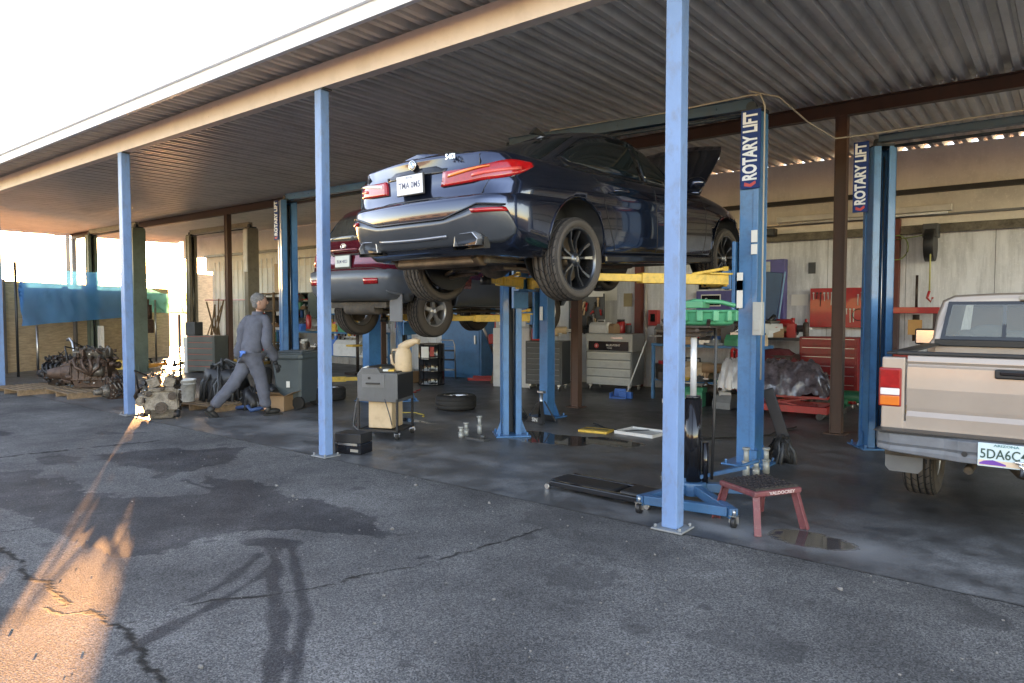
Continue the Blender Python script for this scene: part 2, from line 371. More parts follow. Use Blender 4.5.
def blob(cx, cy, rx, ry, seed, amp=.25, soft=.1):
    def fn(X, Y):
        d = np.hypot((X-cx)/rx, (Y-cy)/ry)+amp*fbm(X, Y, min(rx, ry)*1.3, seed); return np.clip((1-d)/soft, 0, 1)
    return fn
pud = [blob(-1.40, 5.07, .30, .2, 3, .22), blob(-5.1, 7.1, .75, .33, 5, .5), blob(-4.4, 7.35, .5, .25, 8, .5), blob(-7.5, 7.0, .5, .12, 11, .7, .5)]
darks = [blob(-3.6, 6.3, 1.5, .9, 21, .9, .9), blob(-1.0, 6.6, 2.0, 1.2, 22, .8, .8), blob(-6.5, 6.2, 1.2, .5, 24, .9, .8), blob(-4.8, 9.5, 4, 1.6, 25, .7, .9), blob(-2.0, 5.9, .7, .4, 26, .8, .8), blob(-9, 5.4, 1.2, .3, 27, .9, .9), blob(-12, 7, 2, 1, 28, .9, .9)]
pales = [blob(-6.8, 7.3, 1.6, .35, 31, 1.1, .9), blob(-5.0, 5.6, 1.0, .3, 32, 1.0, .9), blob(-1.2, 5.08, .5, .33, 33, .5, .7), blob(-2.3, 5.0, .8, .25, 34, .9, .9), blob(-8.4, 5.5, 1.6, .5, 35, 1, .9)]
mxl = lambda L: (lambda X, Y: np.max([f(X, Y) for f in L], axis=0))
def f_fd(X, Y):
    return np.maximum(mxl(darks)(X, Y), np.clip(1-np.abs(Y-SLAB-.004-.02*fbm(X, Y, .6, 61))/.02, 0, 1))
fx = lin(-31, -13, .3)+lin(-13, 2.5, .04)+[2.5, 4, 7]
fy = [SLAB]+lin(SLAB+.03, 9, .04)+lin(9, 15, .2)+[15.0]
sheet('concrete_floor', fx, fy, .004, concrete('oily_concrete', (.065, .064, .064), (.25, .246, .24), .72), {'wet': mxl(pud), 'dark': f_fd, 'pale': mxl(pales)})
rs = random.Random(9); b = MB()
for k in range(420):
    x_, y_ = rs.uniform(-8, .6), rs.uniform(.9, 4.62); r_ = rs.uniform(.003, .009)*(1+1.2*(rs.random() > .95))
    b.ball((x_, y_, r_*.4), r_, n=6, sq=(1, .8, .6), nz=.6, seed=k)
o = b.build('loose_grit', M('grit', (.17, .16, .15), .9, var=.5, sc=60)); tag(o, 'loose grit scattered over the asphalt', 'grit', kind='stuff')
# ------------------------------------------------------------------ canopy
TRX0, TRX1 = -27.3, 7.0
canopy = thing('shop_canopy', 'long open carport roof of corrugated steel on blue front posts', 'canopy')
PITCH = .325; prof = [(0, 0), (.035, .050), (.105, .050), (.14, 0), (.20, 0), (.215, .024), (.245, .024), (.26, 0)]
pts = []; x = TRX0
off = (-2.189-.165-TRX0) % PITCH
x = TRX0-PITCH+off
while x < TRX1:
    for a, h in prof: pts.append((x+a, 4.235+h*1.75))
    x += PITCH
pts = [p for p in pts if p[0] > TRX0]
deck = MB(); ya = [4.16, 9.7, 14.1]
for (y0, y1, dz) in ((4.16, 9.9, 0), (9.8, 13.45, -.004)):
    deck.grid([[V(a, y0, b+dz) for a, b in pts], [V(a, y1, b+dz) for a, b in pts]], smooth=False)
roofm = M('galvanised_decking', (.66, .61, .57), .5, .2, var=.12, sc=1.2, dirt=.25, dcol=(.16, .13, .1), rvar=.3)
dk = deck.build('roof_deck', roofm, canopy, fix=False)
s = dk.modifiers.new('thick', 'SOLIDIFY'); s.thickness = .004; s.offset = 1
ed = MB(); ed.bb((TRX0-.02, 4.13, 4.14), (TRX1, 4.155, 4.33)); ed.bb((TRX0-.02, 4.09, 4.29), (TRX1, 4.13, 4.33)); ed.bb((TRX0-.02, 4.10, 4.14), (TRX1, 4.13, 4.165))
ed.build('eave_gutter', whitepl, canopy, .006)
ee = MB(); ee.bb((TRX0-.03, 4.16, 4.17), (TRX0, 13.45, 4.32)); ee.build('end_trim', whitepl, canopy)
fb = MB(); fb.bb((TRX0, 4.64, 3.965), (TRX1, 4.655, 4.185)); fb.bb((TRX0, 4.64, 4.185), (TRX1, 4.76, 4.2)); fb.bb((TRX0, 4.64, 3.95), (TRX1, 4.76, 3.965))
for xx in np.arange(-16.6, 4, 4.0):
    for k in range(4): fb.cyl((xx+k*.08, 4.64, 4.03+.05*(k % 2)*2), (xx+k*.08, 4.635, 4.03+.1*(k % 2)), .008, n=8)
fb.build('front_beam', cream, canopy, .003)
for y0, z0, mt in ((9.66, 4.06, brown),):
    b = MB(); b.bb((TRX0, y0, z0), (TRX1, y0+.012, z0+.15)); b.bb((TRX0, y0-.05, z0+.15), (TRX1, y0+.07, z0+.165)); b.bb((TRX0, y0-.05, z0-.012), (TRX1, y0+.06, z0)); b.build('rear_beam', mt, canopy)
for i in range(40):  # white V bars stand in for bright sky glints at the ribs
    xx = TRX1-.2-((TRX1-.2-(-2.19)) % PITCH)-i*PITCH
    sc = MB(); sc.bar((xx-.055, 9.585, 4.232), (xx, 9.585, 4.30), .012, .03, up=(0, 1, 0)); sc.bar((xx+.055, 9.585, 4.235), (xx, 9.585, 4.30), .012, .03, up=(0, 1, 0)); sc.build('rib_glint', whitepl, canopy)
def bluepost(u, v, wd=.11, y=4.70, lab=None):
    p = G(u, v); p = PY(u, v, y); b = MB(); 
    b.bb((p.x-wd/2, y-wd/2, .02), (p.x+wd/2, y+wd/2, 3.949)); o = b.build('post', postblue, canopy, .008)
    q = MB(); q.bb((p.x-.12, y-.11, .005), (p.x+.12, y+.11, .02))
    for a in (-1, 1):
        for c in (-1, 1): q.cyl((p.x+a*.095, y+c*.085, .02), (p.x+a*.095, y+c*.085, .045), .012, n=6)
    q.build('base_plate', grey, o, .004)
    q = MB(); q.bb((p.x-.10, y-.06, 3.935), (p.x+.10, y+.06, 3.9495)); q.build('cap_plate', darkgrey, o)
    return p.x
for u, v, wd in ((672.5, 525, .12), (326, 460, .11), (130, 417, .125), (0.5, 387, .14)): bluepost(u, v, wd)
for xx in (-2.36, -6.36, -11.15, -17.05, -27.1):
    b = MB(); y = 9.66; wd = .14 if xx > -20 else .12; mt = brown if xx > -20 else postblue
    b.bb((xx-wd/2, y-.062, .02), (xx-wd/2+.012, y+.062, 4.047)); b.bb((xx+wd/2-.012, y-.062, .02), (xx+wd/2, y+.062, 4.047)); b.bb((xx-wd/2+.012, y-.05, .02), (xx+wd/2-.012, y+.05, 4.047)); b.bb((xx-.13, y-.12, .006), (xx+.13, y+.12, .02))
    b.build('post', mt, canopy)
# ------------------------------------------------------------------ back wall
WY = 13.2
wall = thing('back_wall', 'stained grey panel wall under a beige upper band behind the bays', 'wall')
def panelmat(name, c, streak=.5):
    mt = bpy.data.materials.new(name); mt.use_nodes = True; n = mt.node_tree.nodes; l = mt.node_tree.links; b = n['Principled BSDF']
    tc = n.new('ShaderNodeTexCoord').outputs['Object']; mp = n.new('ShaderNodeMapping'); mp.inputs['Scale'].default_value = (1, 1, .12); l.new(tc, mp.inputs[0])
    st = noi(n, l, mp.outputs[0], 7, 8, .7); bl = noi(n, l, tc, 1.3, 7, .65); fn = noi(n, l, tc, 25, 6, .7)
    base = mixc(n, l, mrange(n, l, st, .4, .7, 0, streak), c, tuple(x*.42 for x in c))
    base = mixc(n, l, mrange(n, l, bl, .48, .7, 0, .5), base, tuple(x*.55 for x in c))
    base = mixc(n, l, mrange(n, l, fn, .55, .75, 0, .5), base, tuple(min(1, x*1.35) for x in c))
    l.new(base, b.inputs['Base Color']); b.inputs['Roughness'].default_value = .8
    bn = n.new('ShaderNodeBump'); bn.inputs['Strength'].default_value = .3; bn.inputs['Distance'].default_value = .01; l.new(fn, bn.inputs['Height']); l.new(bn.outputs[0], b.inputs['Normal']); return mt
conc = panelmat('stained_panel', (.74, .75, .77), .75); whcor = panelmat('white_corrugated', (.76, .77, .77), .25)
beige = panelmat('beige_band', (.82, .76, .70), .12); beige2 = panelmat('pale_band', (.74, .70, .63), .2)
xw = -8.3
b = MB(); xx = xw
seams = [2.2]; r = random.Random(3)
while xx < 7: 
    nx_ = xx+1.22; b.bb((xx+.004, WY, 0), (nx_-.004, WY+.05, 2.93)); xx = nx_
b.build('lower_panel', conc, wall)
b = MB(); b.bb((xw, WY+.02, 0), (7, WY+.1, 4.0)); b.build('wall_core', darkgrey, wall)
rows = []; pf = []; xx = PY(213, 300, WY).x
while xx < xw: pf += [(xx, 0), (xx+.16, 0), (xx+.18, -.03), (xx+.22, -.03), (xx+.24, 0)]; xx += .3
b = MB(); b.grid([[V(a, WY+c, 0) for a, c in pf], [V(a, WY+c, 3.3) for a, c in pf]], smooth=False); b.build('corrugated_panel', whcor, wall)
b = MB(); b.bb((-26.5, WY-.01, 3.53), (7, WY+.02, 4.226)); b.build('upper_band', beige, wall)
b = MB(); b.bb((-24.8, WY-.012, 2.99), (7, WY+.018, 3.527)); b.build('pale_band', beige2, wall)
b = MB(); b.bb((-24.8, WY-.10, 3.49), (7, WY-.012, 3.57)); b.build('dark_rail', black, wall)
b = MB(); b.cyl((-9, WY-.06, 3.13), (7, WY-.06, 3.13), .02, n=8); b.cyl((-20, WY-.06, 3.22), (-10, WY-.06, 3.22), .015, n=8); b.build('conduit', grey, wall)
b = MB(); b.bb((xw, WY-.07, 2.86), (7, WY-.002, 2.98)); b.bb((xw, WY-.13, 2.84), (7, WY-.07, 2.86)); b.build('wall_ledge', M('grimy_ledge', (.16, .14, .11), .8, var=.5, sc=6, dirt=.8), wall)
for u in (895, 641): 
    p = PY(u, 300, WY); b = MB(); b.bb((p.x-.07, WY-.15, 0), (p.x+.07, WY-.003, 3.1 if u == 895 else 4.0)); b.build('wall_upright', redoxide, wall)
b = MB(); b.cyl((-6.95, WY-.05, 0.2), (-6.95, WY-.05, 2.8), .02, n=8); b.cyl((-7.08, WY-.05, 0.2), (-7.08, WY-.05, 2.8), .015, n=8); b.build('conduit', M('pale_pipe', (.5, .48, .44), .6), wall)
b = MB(); p = PY(322, 262, WY); b.bb((PY(276, 300, WY).x, WY-.05, 1.95), (PY(297, 300, WY).x, WY-.03, 3.1)); b.build('plywood_board', M('tan_board', (.40, .29, .18), .7), wall)
b = MB(); b.bb((PY(252, 300, WY).x, WY-.05, 2.3), (PY(258, 300, WY).x, WY-.03, 3.1)); b.build('window', dglass, wall)
# ------------------------------------------------------------------ fence, tarp, yard
fwood = M('fence_boards', (.50, .36, .23), .8, var=.3, sc=3, dirt=.4, stretch=(1, 1, 8), dcol=(.1, .06, .04))
fa = V(-20.98, 5.73, 0); fbv = V(-24.85, 12.18, 0); fd = (fbv-fa).normalized(); fn_ = V(-fd.y, fd.x, 0)
if fn_.x < 0: fn_ = -fn_
def fenceseg(label, t0, t1, nb=14):
    f = thing('board_fence', label, 'fence', fa+fd*t0, math.atan2(fd.y, fd.x)); L = t1-t0; b = MB()
    for k in range(nb):
        b.box((L/2, 0, .08+k*.155), (L, .025, .16))
    b.build('board', fwood, f)
    for k in range(int(L/2.4)+1):
        q = MB(); q.bb((k*2.4-.04, -.10, 0), (k*2.4+.04, -.02, .155*nb+.05)); q.build('post', M('fence_post', (.12, .10, .09), .7), f)
Lg = (fbv-fa).length
fenceseg('tall tan horizontal board fence behind the blue shade tarp', -9.5, Lg-.60, 15)
fenceseg('end panel of tan board fence, raised to block low sun, by the white wall', Lg+.46, Lg+4.2, 19)  # gap made for the sun streak; this panel raised to stop light spilling over
def tarpmat(name, col, tr):
    mt = bpy.data.materials.new(name); mt.use_nodes = True; n = mt.node_tree.nodes; l = mt.node_tree.links; n.remove(n['Principled BSDF']); o = n['Material Output']
    d = n.new('ShaderNodeBsdfDiffuse'); d.inputs[0].default_value = (*col, 1); t = n.new('ShaderNodeBsdfTranslucent'); t.inputs[0].default_value = (*col, 1)
    tp = n.new('ShaderNodeBsdfTransparent'); a = n.new('ShaderNodeMixShader'); a.inputs[0].default_value = .45; l.new(d.outputs[0], a.inputs[1]); l.new(t.outputs[0], a.inputs[2])
    c = n.new('ShaderNodeMixShader'); c.inputs[0].default_value = tr; l.new(a.outputs[0], c.inputs[1]); l.new(tp.outputs[0], c.inputs[2]); l.new(c.outputs[0], o.inputs[0]); return mt
def tarp(name, label, a, b_, z0a, z1a, z0b, z1b, mt, seed):
    bm = MB(); rows = []; n = 40
    for j in range(13):
        t = j/12; row = []
        for i in range(n+1):
            s_ = i/n; p = V(*a, 0).lerp(V(*b_, 0), s_); zb = z0a+(z0b-z0a)*s_; zt = z1a+(z1b-z1a)*s_-.18*math.sin(PI*s_)
            nz = noise.noise(V(s_*7+seed, t*2.2, 0))*.16*(1-.6*t)+noise.noise(V(s_*22, t*5+s_*14, seed))*.05
            p += V(fn_.x, fn_.y, 0)*(nz-.35*math.sin(PI*min(1, t*1.1))*.4); p.z = zb+(zt-zb)*t; 
            if i == 0: p += fd*(.25*math.sin(PI*t))
            row.append(p)
        rows.append(row)
    bm.grid(rows); return tag(bm.build(name, mt), label, 'tarp')
def onf(u, off):   # point on line parallel to the fence, off metres in front, seen under column u
    d = _ray(u, 300); o_ = fa+fn_*off
    # solve d.xy*k = o + fd*t
    A = Matrix(((d.x, -fd.x), (d.y, -fd.y))); k = A.inverted() @ Vector((o_.x, o_.y)); return V(d.x*k[0], d.y*k[0]), (d.x*FW.x+d.y*FW.y)
def zat(u, v, P):
    d = _ray(u, v); k = math.hypot(P.x, P.y)/math.hypot(d.x, d.y); return CAMH+d.z*k
a = onf(21, 1.0)[0]; b_ = onf(140, 1.0)[0]
tarp('shade_tarp', 'blue mesh shade tarp sagging in front of the board fence', (a.x, a.y), (b_.x, b_.y), zat(21, 326, a), zat(14, 262, a), zat(140, 316, b_), zat(140, 268, b_), tarpmat('blue_mesh_tarp', (.07, .38, .82), .22), 3)
a = onf(142, 1.0)[0]; b_ = onf(191, 1.0)[0]
tarp('shade_tarp', 'pale teal mesh tarp hung right of the blue one', (a.x, a.y), (b_.x, b_.y), zat(142, 312, a), zat(142, 285, a), zat(191, 314, b_), zat(191, 292, b_), tarpmat('teal_mesh_tarp', (.2, .70, .66), .06), 9)
for u, top, lab in ((16, 262, 'thin black pole holding the left end of the blue tarp'), (36, 325, 'bare steel pipe standing below the blue tarp'), (155, 300, 'bare steel pipe standing between the dark lift column and the teal tarp')):
    P = onf(u, 1.08)[0]; b = MB(); b.cyl((0, 0, 0), (0, 0, zat(u, top, P)), .03, n=8); o = b.build('fence_pole', black if u == 16 else steel, loc=(P.x, P.y, .004)); tag(o, lab, 'pole')
P = onf(100, .9)[0]; b = MB(); b.bb((-.09, -.05, 0), (.09, .05, 1.15)); tag(b.build('marker_post', panelmat('peeling_white', (.7, .66, .6)), loc=(P.x, P.y, .004)), 'white peeling square post in front of the tan fence', 'post')
P = onf(192, 1.0)[0]
p = G(180.5, 381); b = MB(); b.cyl((0, 0, 0), (0, 0, 1.5), .028, n=8); b.cyl((0, 0, 0), (0, 0, .05), .12, n=12); tag(b.build('steel_stake', darkgrey, loc=(p.x, p.y, .004)), 'thin dark steel stake standing behind the white bucket', 'pole')
# distant utility pole, roadside strip, buildings seen in paintwork behind the camera
b = MB(); b.cyl((0, 0, 0), (0, 0, 8.2), .2, .15, n=10); b.box((0, 0, 7.6), (2.2, .12, .14)); b.ball((.5, 0, 7.2), .22, n=8)
tag(b.build('utility_pole', M('pole_wood', (.22, .17, .13), .9), loc=(-62.9, 22, 0), rot=(0, 0, .6)), 'distant wooden utility pole beyond the tarps', 'utility pole')
st = MB(); st.bb((-.6, 0, 0), (.6, 30, .15)); 
hb = MB()
stucco = M('stucco_tan', (.42, .32, .22), .85); 
for lab, x0, y0, wx, wy_, h in (('low tan stucco building across the road behind the camera', 6, -34, 26, 9, 4.2), ('cream flat roofed building across the road, farther from the pickup', -32, -30, 24, 9, 3.6)):
    t = thing('neighbour_building', lab, 'building', (x0, y0, 0)); b = MB(); b.bb((-wx/2, -wy_/2, 0), (wx/2, wy_/2, h)); b.bb((-wx/2-.2, -wy_/2-.2, h), (wx/2+.2, wy_/2+.2, h+.3)); b.build('wall', stucco, t)
    for k in range(5):
        q = MB(); q.bb((-wx/2+2+k*4.6, wy_/2+.003, .9), (-wx/2+4.4+k*4.6, wy_/2+.05, 2.4)); q.build('window', dglass, t)
# ------------------------------------------------------------------ vehicles
def tab(T, x):
    for (a, p), (b_, q) in zip(T[:-1], T[1:]):
        if x <= b_:
            t = max(0, min(1, (x-a)/(b_-a))); t = t*t*(3-2*t)*.5+t*.5
            return [p[i]+(q[i]-p[i])*t for i in range(len(p))] if isinstance(p, (list, tuple)) else p+(q-p)*t
    return T[-1][1]
def outline(W, R, F, cr, cf, bow, nr=10, nc=8, ns=46, nf=8, fbow=.12, exq=2.3):
    o = []
    xr = W-cr
    for i in range(nr): x = xr*i/nr; o.append((x, R+bow*(x/W)**2))
    for i in range(nc):
        a = PI/2*i/nc; c = math.cos(a)**(2/exq); s_ = math.sin(a)**(2/exq)
        yb = R+bow*(xr/W)**2; o.append((xr+cr*s_, yb+cr*1.25*(1-c)))
    y0 = R+bow*(xr/W)**2+cr*1.25; y1 = F-cf*1.6-fbow
    for i in range(ns+1): o.append((W, y0+(y1-y0)*i/ns))
    for i in range(1, nc+1):
        a = PI/2*i/nc; o.append((W-cf*(1-math.cos(a)), y1+cf*1.6*math.sin(a)))
    for i in range(1, nf+1):
        t = i/nf; x = (W-cf)*(1-t); o.append((x, F-fbow*(x/(W-cf+1e-6))**2 if W > cf else F))
    return o
def loft(levels, zt, wt, m=0, crown=.02, closein=(.85, .65, .4, .2, 0), bottom=True, shift=None):
    rows = []
    for i, (zs, W, R, F, cr, cf, bow) in enumerate(levels):
        o = outline(W, R, F, cr, cf, bow); row = []
        for x, y in o:
            z = tab(list(zip(zt, zs)), y); k = tab(wt, y) if wt else 1
            row.append(V(x*k, y, z))
        rows.append(row)
    top = rows[-1]
    for c in closein: rows.append([V(p.x*c, p.y, p.z+crown*(1-c*c)) for p in top])
    if bottom:
        rows.insert(0, [V(0, p.y, p.z) for p in rows[0]])
    b = MB(); b.grid(rows, m); b.grid([[V(-p.x, p.y, p.z) for p in r] for r in rows], m, flip=True); return b
def bvh_of(*os):
    vs = []; fs = []
    for o in os:
        me = o.data; k = len(vs); vs += [v.co.copy() for v in me.vertices]; fs += [[k+i for i in p.vertices] for p in me.polygons]
    return BVHTree.FromPolygons(vs, fs)
def strip(bv, A, B, rows=4, off=.004, sub=6, th=0, m=0, mb=None, snapdist=.25, smooth=0):
    """patch between polylines A and B (3D), snapped to the surface"""
    def res(P, k):
        out = []
        for i in range(len(P)-1):
            for j in range(k): out.append(V(*P[i]).lerp(V(*P[i+1]), j/k))
        out.append(V(*P[-1])); return out
    a = res(A, sub); b_ = res(B, sub); g = []; gi = []
    for r in range(rows+1):
        ro = []; ri = []
        for p, q in zip(a, b_):
            x = p.lerp(q, r/rows); h = bv.find_nearest(x, snapdist)
            if h[0] is not None:
                n = h[1]
                if n.dot(x-V(0, x.y*.5+1.2, .6)) < 0: n = -n
                ro.append(h[0]+n*off); ri.append(h[0]-n*.012)
            else: ro.append(x); ri.append(x)
        g.append(ro); gi.append(ri)
    for _ in range(smooth):
        for G_ in (g, gi):
            H_ = [[q.copy() for q in r] for r in G_]; nr, nc = len(G_), len(G_[0])
            for i in range(nr):
                for j in range(1, nc-1):
                    q = (H_[i][j-1]+H_[i][j+1])*.5
                    if 0 < i < nr-1: q = (q+(H_[i-1][j]+H_[i+1][j])*.5)*.5
                    G_[i][j] = H_[i][j]*.4+q*.6
    mb = mb or MB(); mb.grid(g, m)
    # skirt
    ed = g[0]+[r[-1] for r in g[1:]]+g[-1][::-1][1:]+[r[0] for r in g[::-1]][1:-1]
    ei = gi[0]+[r[-1] for r in gi[1:]]+gi[-1][::-1][1:]+[r[0] for r in gi[::-1]][1:-1]
    mb.grid([ed, ei], m, closed=True, smooth=False)
    return mb
def mir(P): return [(-p[0], p[1], p[2]) for p in P]
def line(bv, P, wd, off=.003, m=0, mb=None, sub=8, axis=(0, 0, 1)):
    ax = V(*axis)*wd/2
    return strip(bv, [V(*p)+ax for p in P], [V(*p)-ax for p in P], rows=1, off=off, sub=sub, m=m, mb=mb)
def treadmat():
    mt = M('tyre_tread', (.05, .042, .036), .8, var=.3, sc=10); n = mt.node_tree.nodes; l = mt.node_tree.links; b = n['Principled BSDF']
    at = n.new('ShaderNodeAttribute'); at.attribute_name = 'tread'
    br = n.new('ShaderNodeTexBrick'); br.inputs['Scale'].default_value = 1; br.inputs['Brick Width'].default_value = .075; br.inputs['Row Height'].default_value = .046; br.inputs['Mortar Size'].default_value = .006; br.inputs['Mortar Smooth'].default_value = .2
    l.new(at.outputs['Vector'], br.inputs['Vector']); bn = n.new('ShaderNodeBump'); bn.inputs['Distance'].default_value = .02; bn.inputs['Strength'].default_value = 1; bn.invert = True
    l.new(br.outputs['Fac'], bn.inputs['Height']); l.new(bn.outputs[0], b.inputs['Normal'])
    x = n.new('ShaderNodeMix'); x.data_type = 'RGBA'; x.inputs[6].default_value = (.068, .056, .047, 1); x.inputs[7].default_value = (.006, .006, .006, 1); l.new(br.outputs['Fac'], x.inputs[0]); l.new(x.outputs[2], b.inputs['Base Color'])
    return mt
tread = treadmat()
def make_wheel(parent, loc, side, R=.34, wd=.245, rr=.262, spokes=5, dbl=True, rimmat=None, rz=0, name='wheel', inner=True, spw=.022):
    """side=+1: outer face towards +x"""
    rimmat = rimmat or M('dark_alloy', (.11, .115, .125), .28, .9, var=.1)
    e = MB(); hw = wd/2
    # brake disc + hub = the wheel mesh itself
    e.cyl((-.03*side, 0, 0), (-.01*side, 0, 0), rr*.72, n=32); e.cyl((-.09*side, 0, 0), (.04*side, 0, 0), .07, n=16); 
    e.box((-.04*side, -rr*.5, .02), (.09, .09, .17))
    w_ = e.build(name, M('brake_iron', (.10, .075, .055), .5, .7, var=.4, sc=10, dirt=.4), parent, loc=loc, rot=(0, 0, rz))
    t = MB(); prof = [(rr, -hw*.86), (rr+.02, -hw*.98), (rr+(R-rr)*.55, -hw*1.04), (R-.028, -hw*.97), (R-.008, -hw*.86), (R, -hw*.72)]
    gr = [-.42, 0, .42]
    pp = prof[:]
    for gx in (-.46, -.02, .42):
        pp += [(R+.001, hw*gx), (R-.008, hw*(gx+.01)), (R-.008, hw*(gx+.06)), (R+.001, hw*(gx+.07))]
    pp += [(a, -h) for a, h in prof[::-1]]
    pp += [(rr-.004, hw*.8), (rr-.012, 0), (rr-.004, -hw*.8), (rr, -hw*.86)]
    n = 64; t.lathe(pp, axis='x', n=n); o = t.build('tyre', [tread], w_, fix=False)
    me = o.data; at = me.attributes.new('tread', 'FLOAT_VECTOR', 'CORNER'); data = []
    for p in me.polygons:
        cy = sum(math.atan2(me.vertices[i].co.z, me.vertices[i].co.y) for i in p.vertices)/4
        for li in p.loop_indices:
            c = me.vertices[me.loops[li].vertex_index].co; a = math.atan2(c.z, c.y)
            if a-cy > PI: a -= 2*PI
            if a-cy < -PI: a += 2*PI
            if max(abs(a-cy), 0) > 1: a = cy
            rad = math.hypot(c.y, c.z)
            data += ([a*R+abs(c.x)*.9, c.x, 0] if rad > R-.02 else [a*R*.0+.027, .013, 0])
    at.data.foreach_set('vector', data)
    for p in me.polygons: p.use_smooth = True
    r = MB(); s = side
    # barrel and lip
    r.lathe([(rr+.003, s*hw*.86), (rr-.012, s*hw*.88), (rr-.02, s*hw*.7), (rr-.03, -s*hw*.75), (rr+.002, -s*hw*.85)], axis='x', n=48)
    xf = s*hw*.72
    r.lathe([(0.0001, xf), (.05, xf), (.062, xf-s*.02), (.062, xf-s*.07)], axis='x', n=24)
    for k in range(spokes):
        for d in ((-1, 1) if dbl else (0,)):
            a0 = 2*PI*k/spokes+PI/2+d*.10; a1 = 2*PI*k/spokes+PI/2+d*(.26 if dbl else 0)
            p0 = V(xf-s*.012, math.cos(a0)*.045, math.sin(a0)*.045); p1 = V(xf-s*.002, math.cos(a1)*(rr-.014), math.sin(a1)*(rr-.014)); pm = p0.lerp(p1, .55); pm.x -= s*.02
            dirn = (p1-p0).normalized(); q = dirn.cross(V(1, 0, 0))
            rows = []
            for P_, wsp in ((p0, spw*.9), (pm, spw*.75), (p1, spw*1.25)):
                rows.append([P_+q*wsp*.5-V(s*.03, 0, 0), P_+q*wsp*.42, P_-q*wsp*.42, P_-q*wsp*.5-V(s*.03, 0, 0)])
            r.grid(rows, smooth=False)
    for k in range(5):
        a = 2*PI*k/5; r.cyl((xf, .032*math.cos(a), .032*math.sin(a)), (xf+s*.004, .032*math.cos(a), .032*math.sin(a)), .007, n=6)
    r.build('rim', rimmat, w_)
    c = MB(); c.cyl((xf, 0, 0), (xf+s*.006, 0, 0), .024, n=20); c.build('centre_cap', chrome, w_)
    return w_
def carpaint(name, col, metal=.35, rough=.22):
    return M(name, col, rough, metal, var=.05, sc=2, coat=1, rvar=.05)
def cut_arches(body, cuts, mt):
    for x0, x1, y, z, r in cuts:
        c = MB(); c.cyl((x0, y, z), (x1, y, z), r, n=56); 
        c.bb((min(x0, x1), y-r+.002, z-1.0), (max(x0, x1), y+r-.002, z))
        for part_only in (0,):
            pass
        c1 = MB(); prof = [(y+r*math.cos(PI*i/28), z+r*math.sin(PI*i/28)) for i in range(29)]+[(y-r*1.02, z-1), (y+r*1.02, z-1)]
        c1.prism(prof, x0, x1, axis='x'); co = c1.build('cutter', [mt])
        md = body.modifiers.new('b', 'BOOLEAN'); md.operation = 'DIFFERENCE'; md.object = co; md.solver = 'EXACT'; md.material_mode = 'TRANSFER'
        realise(body); bpy.data.objects.remove(co)
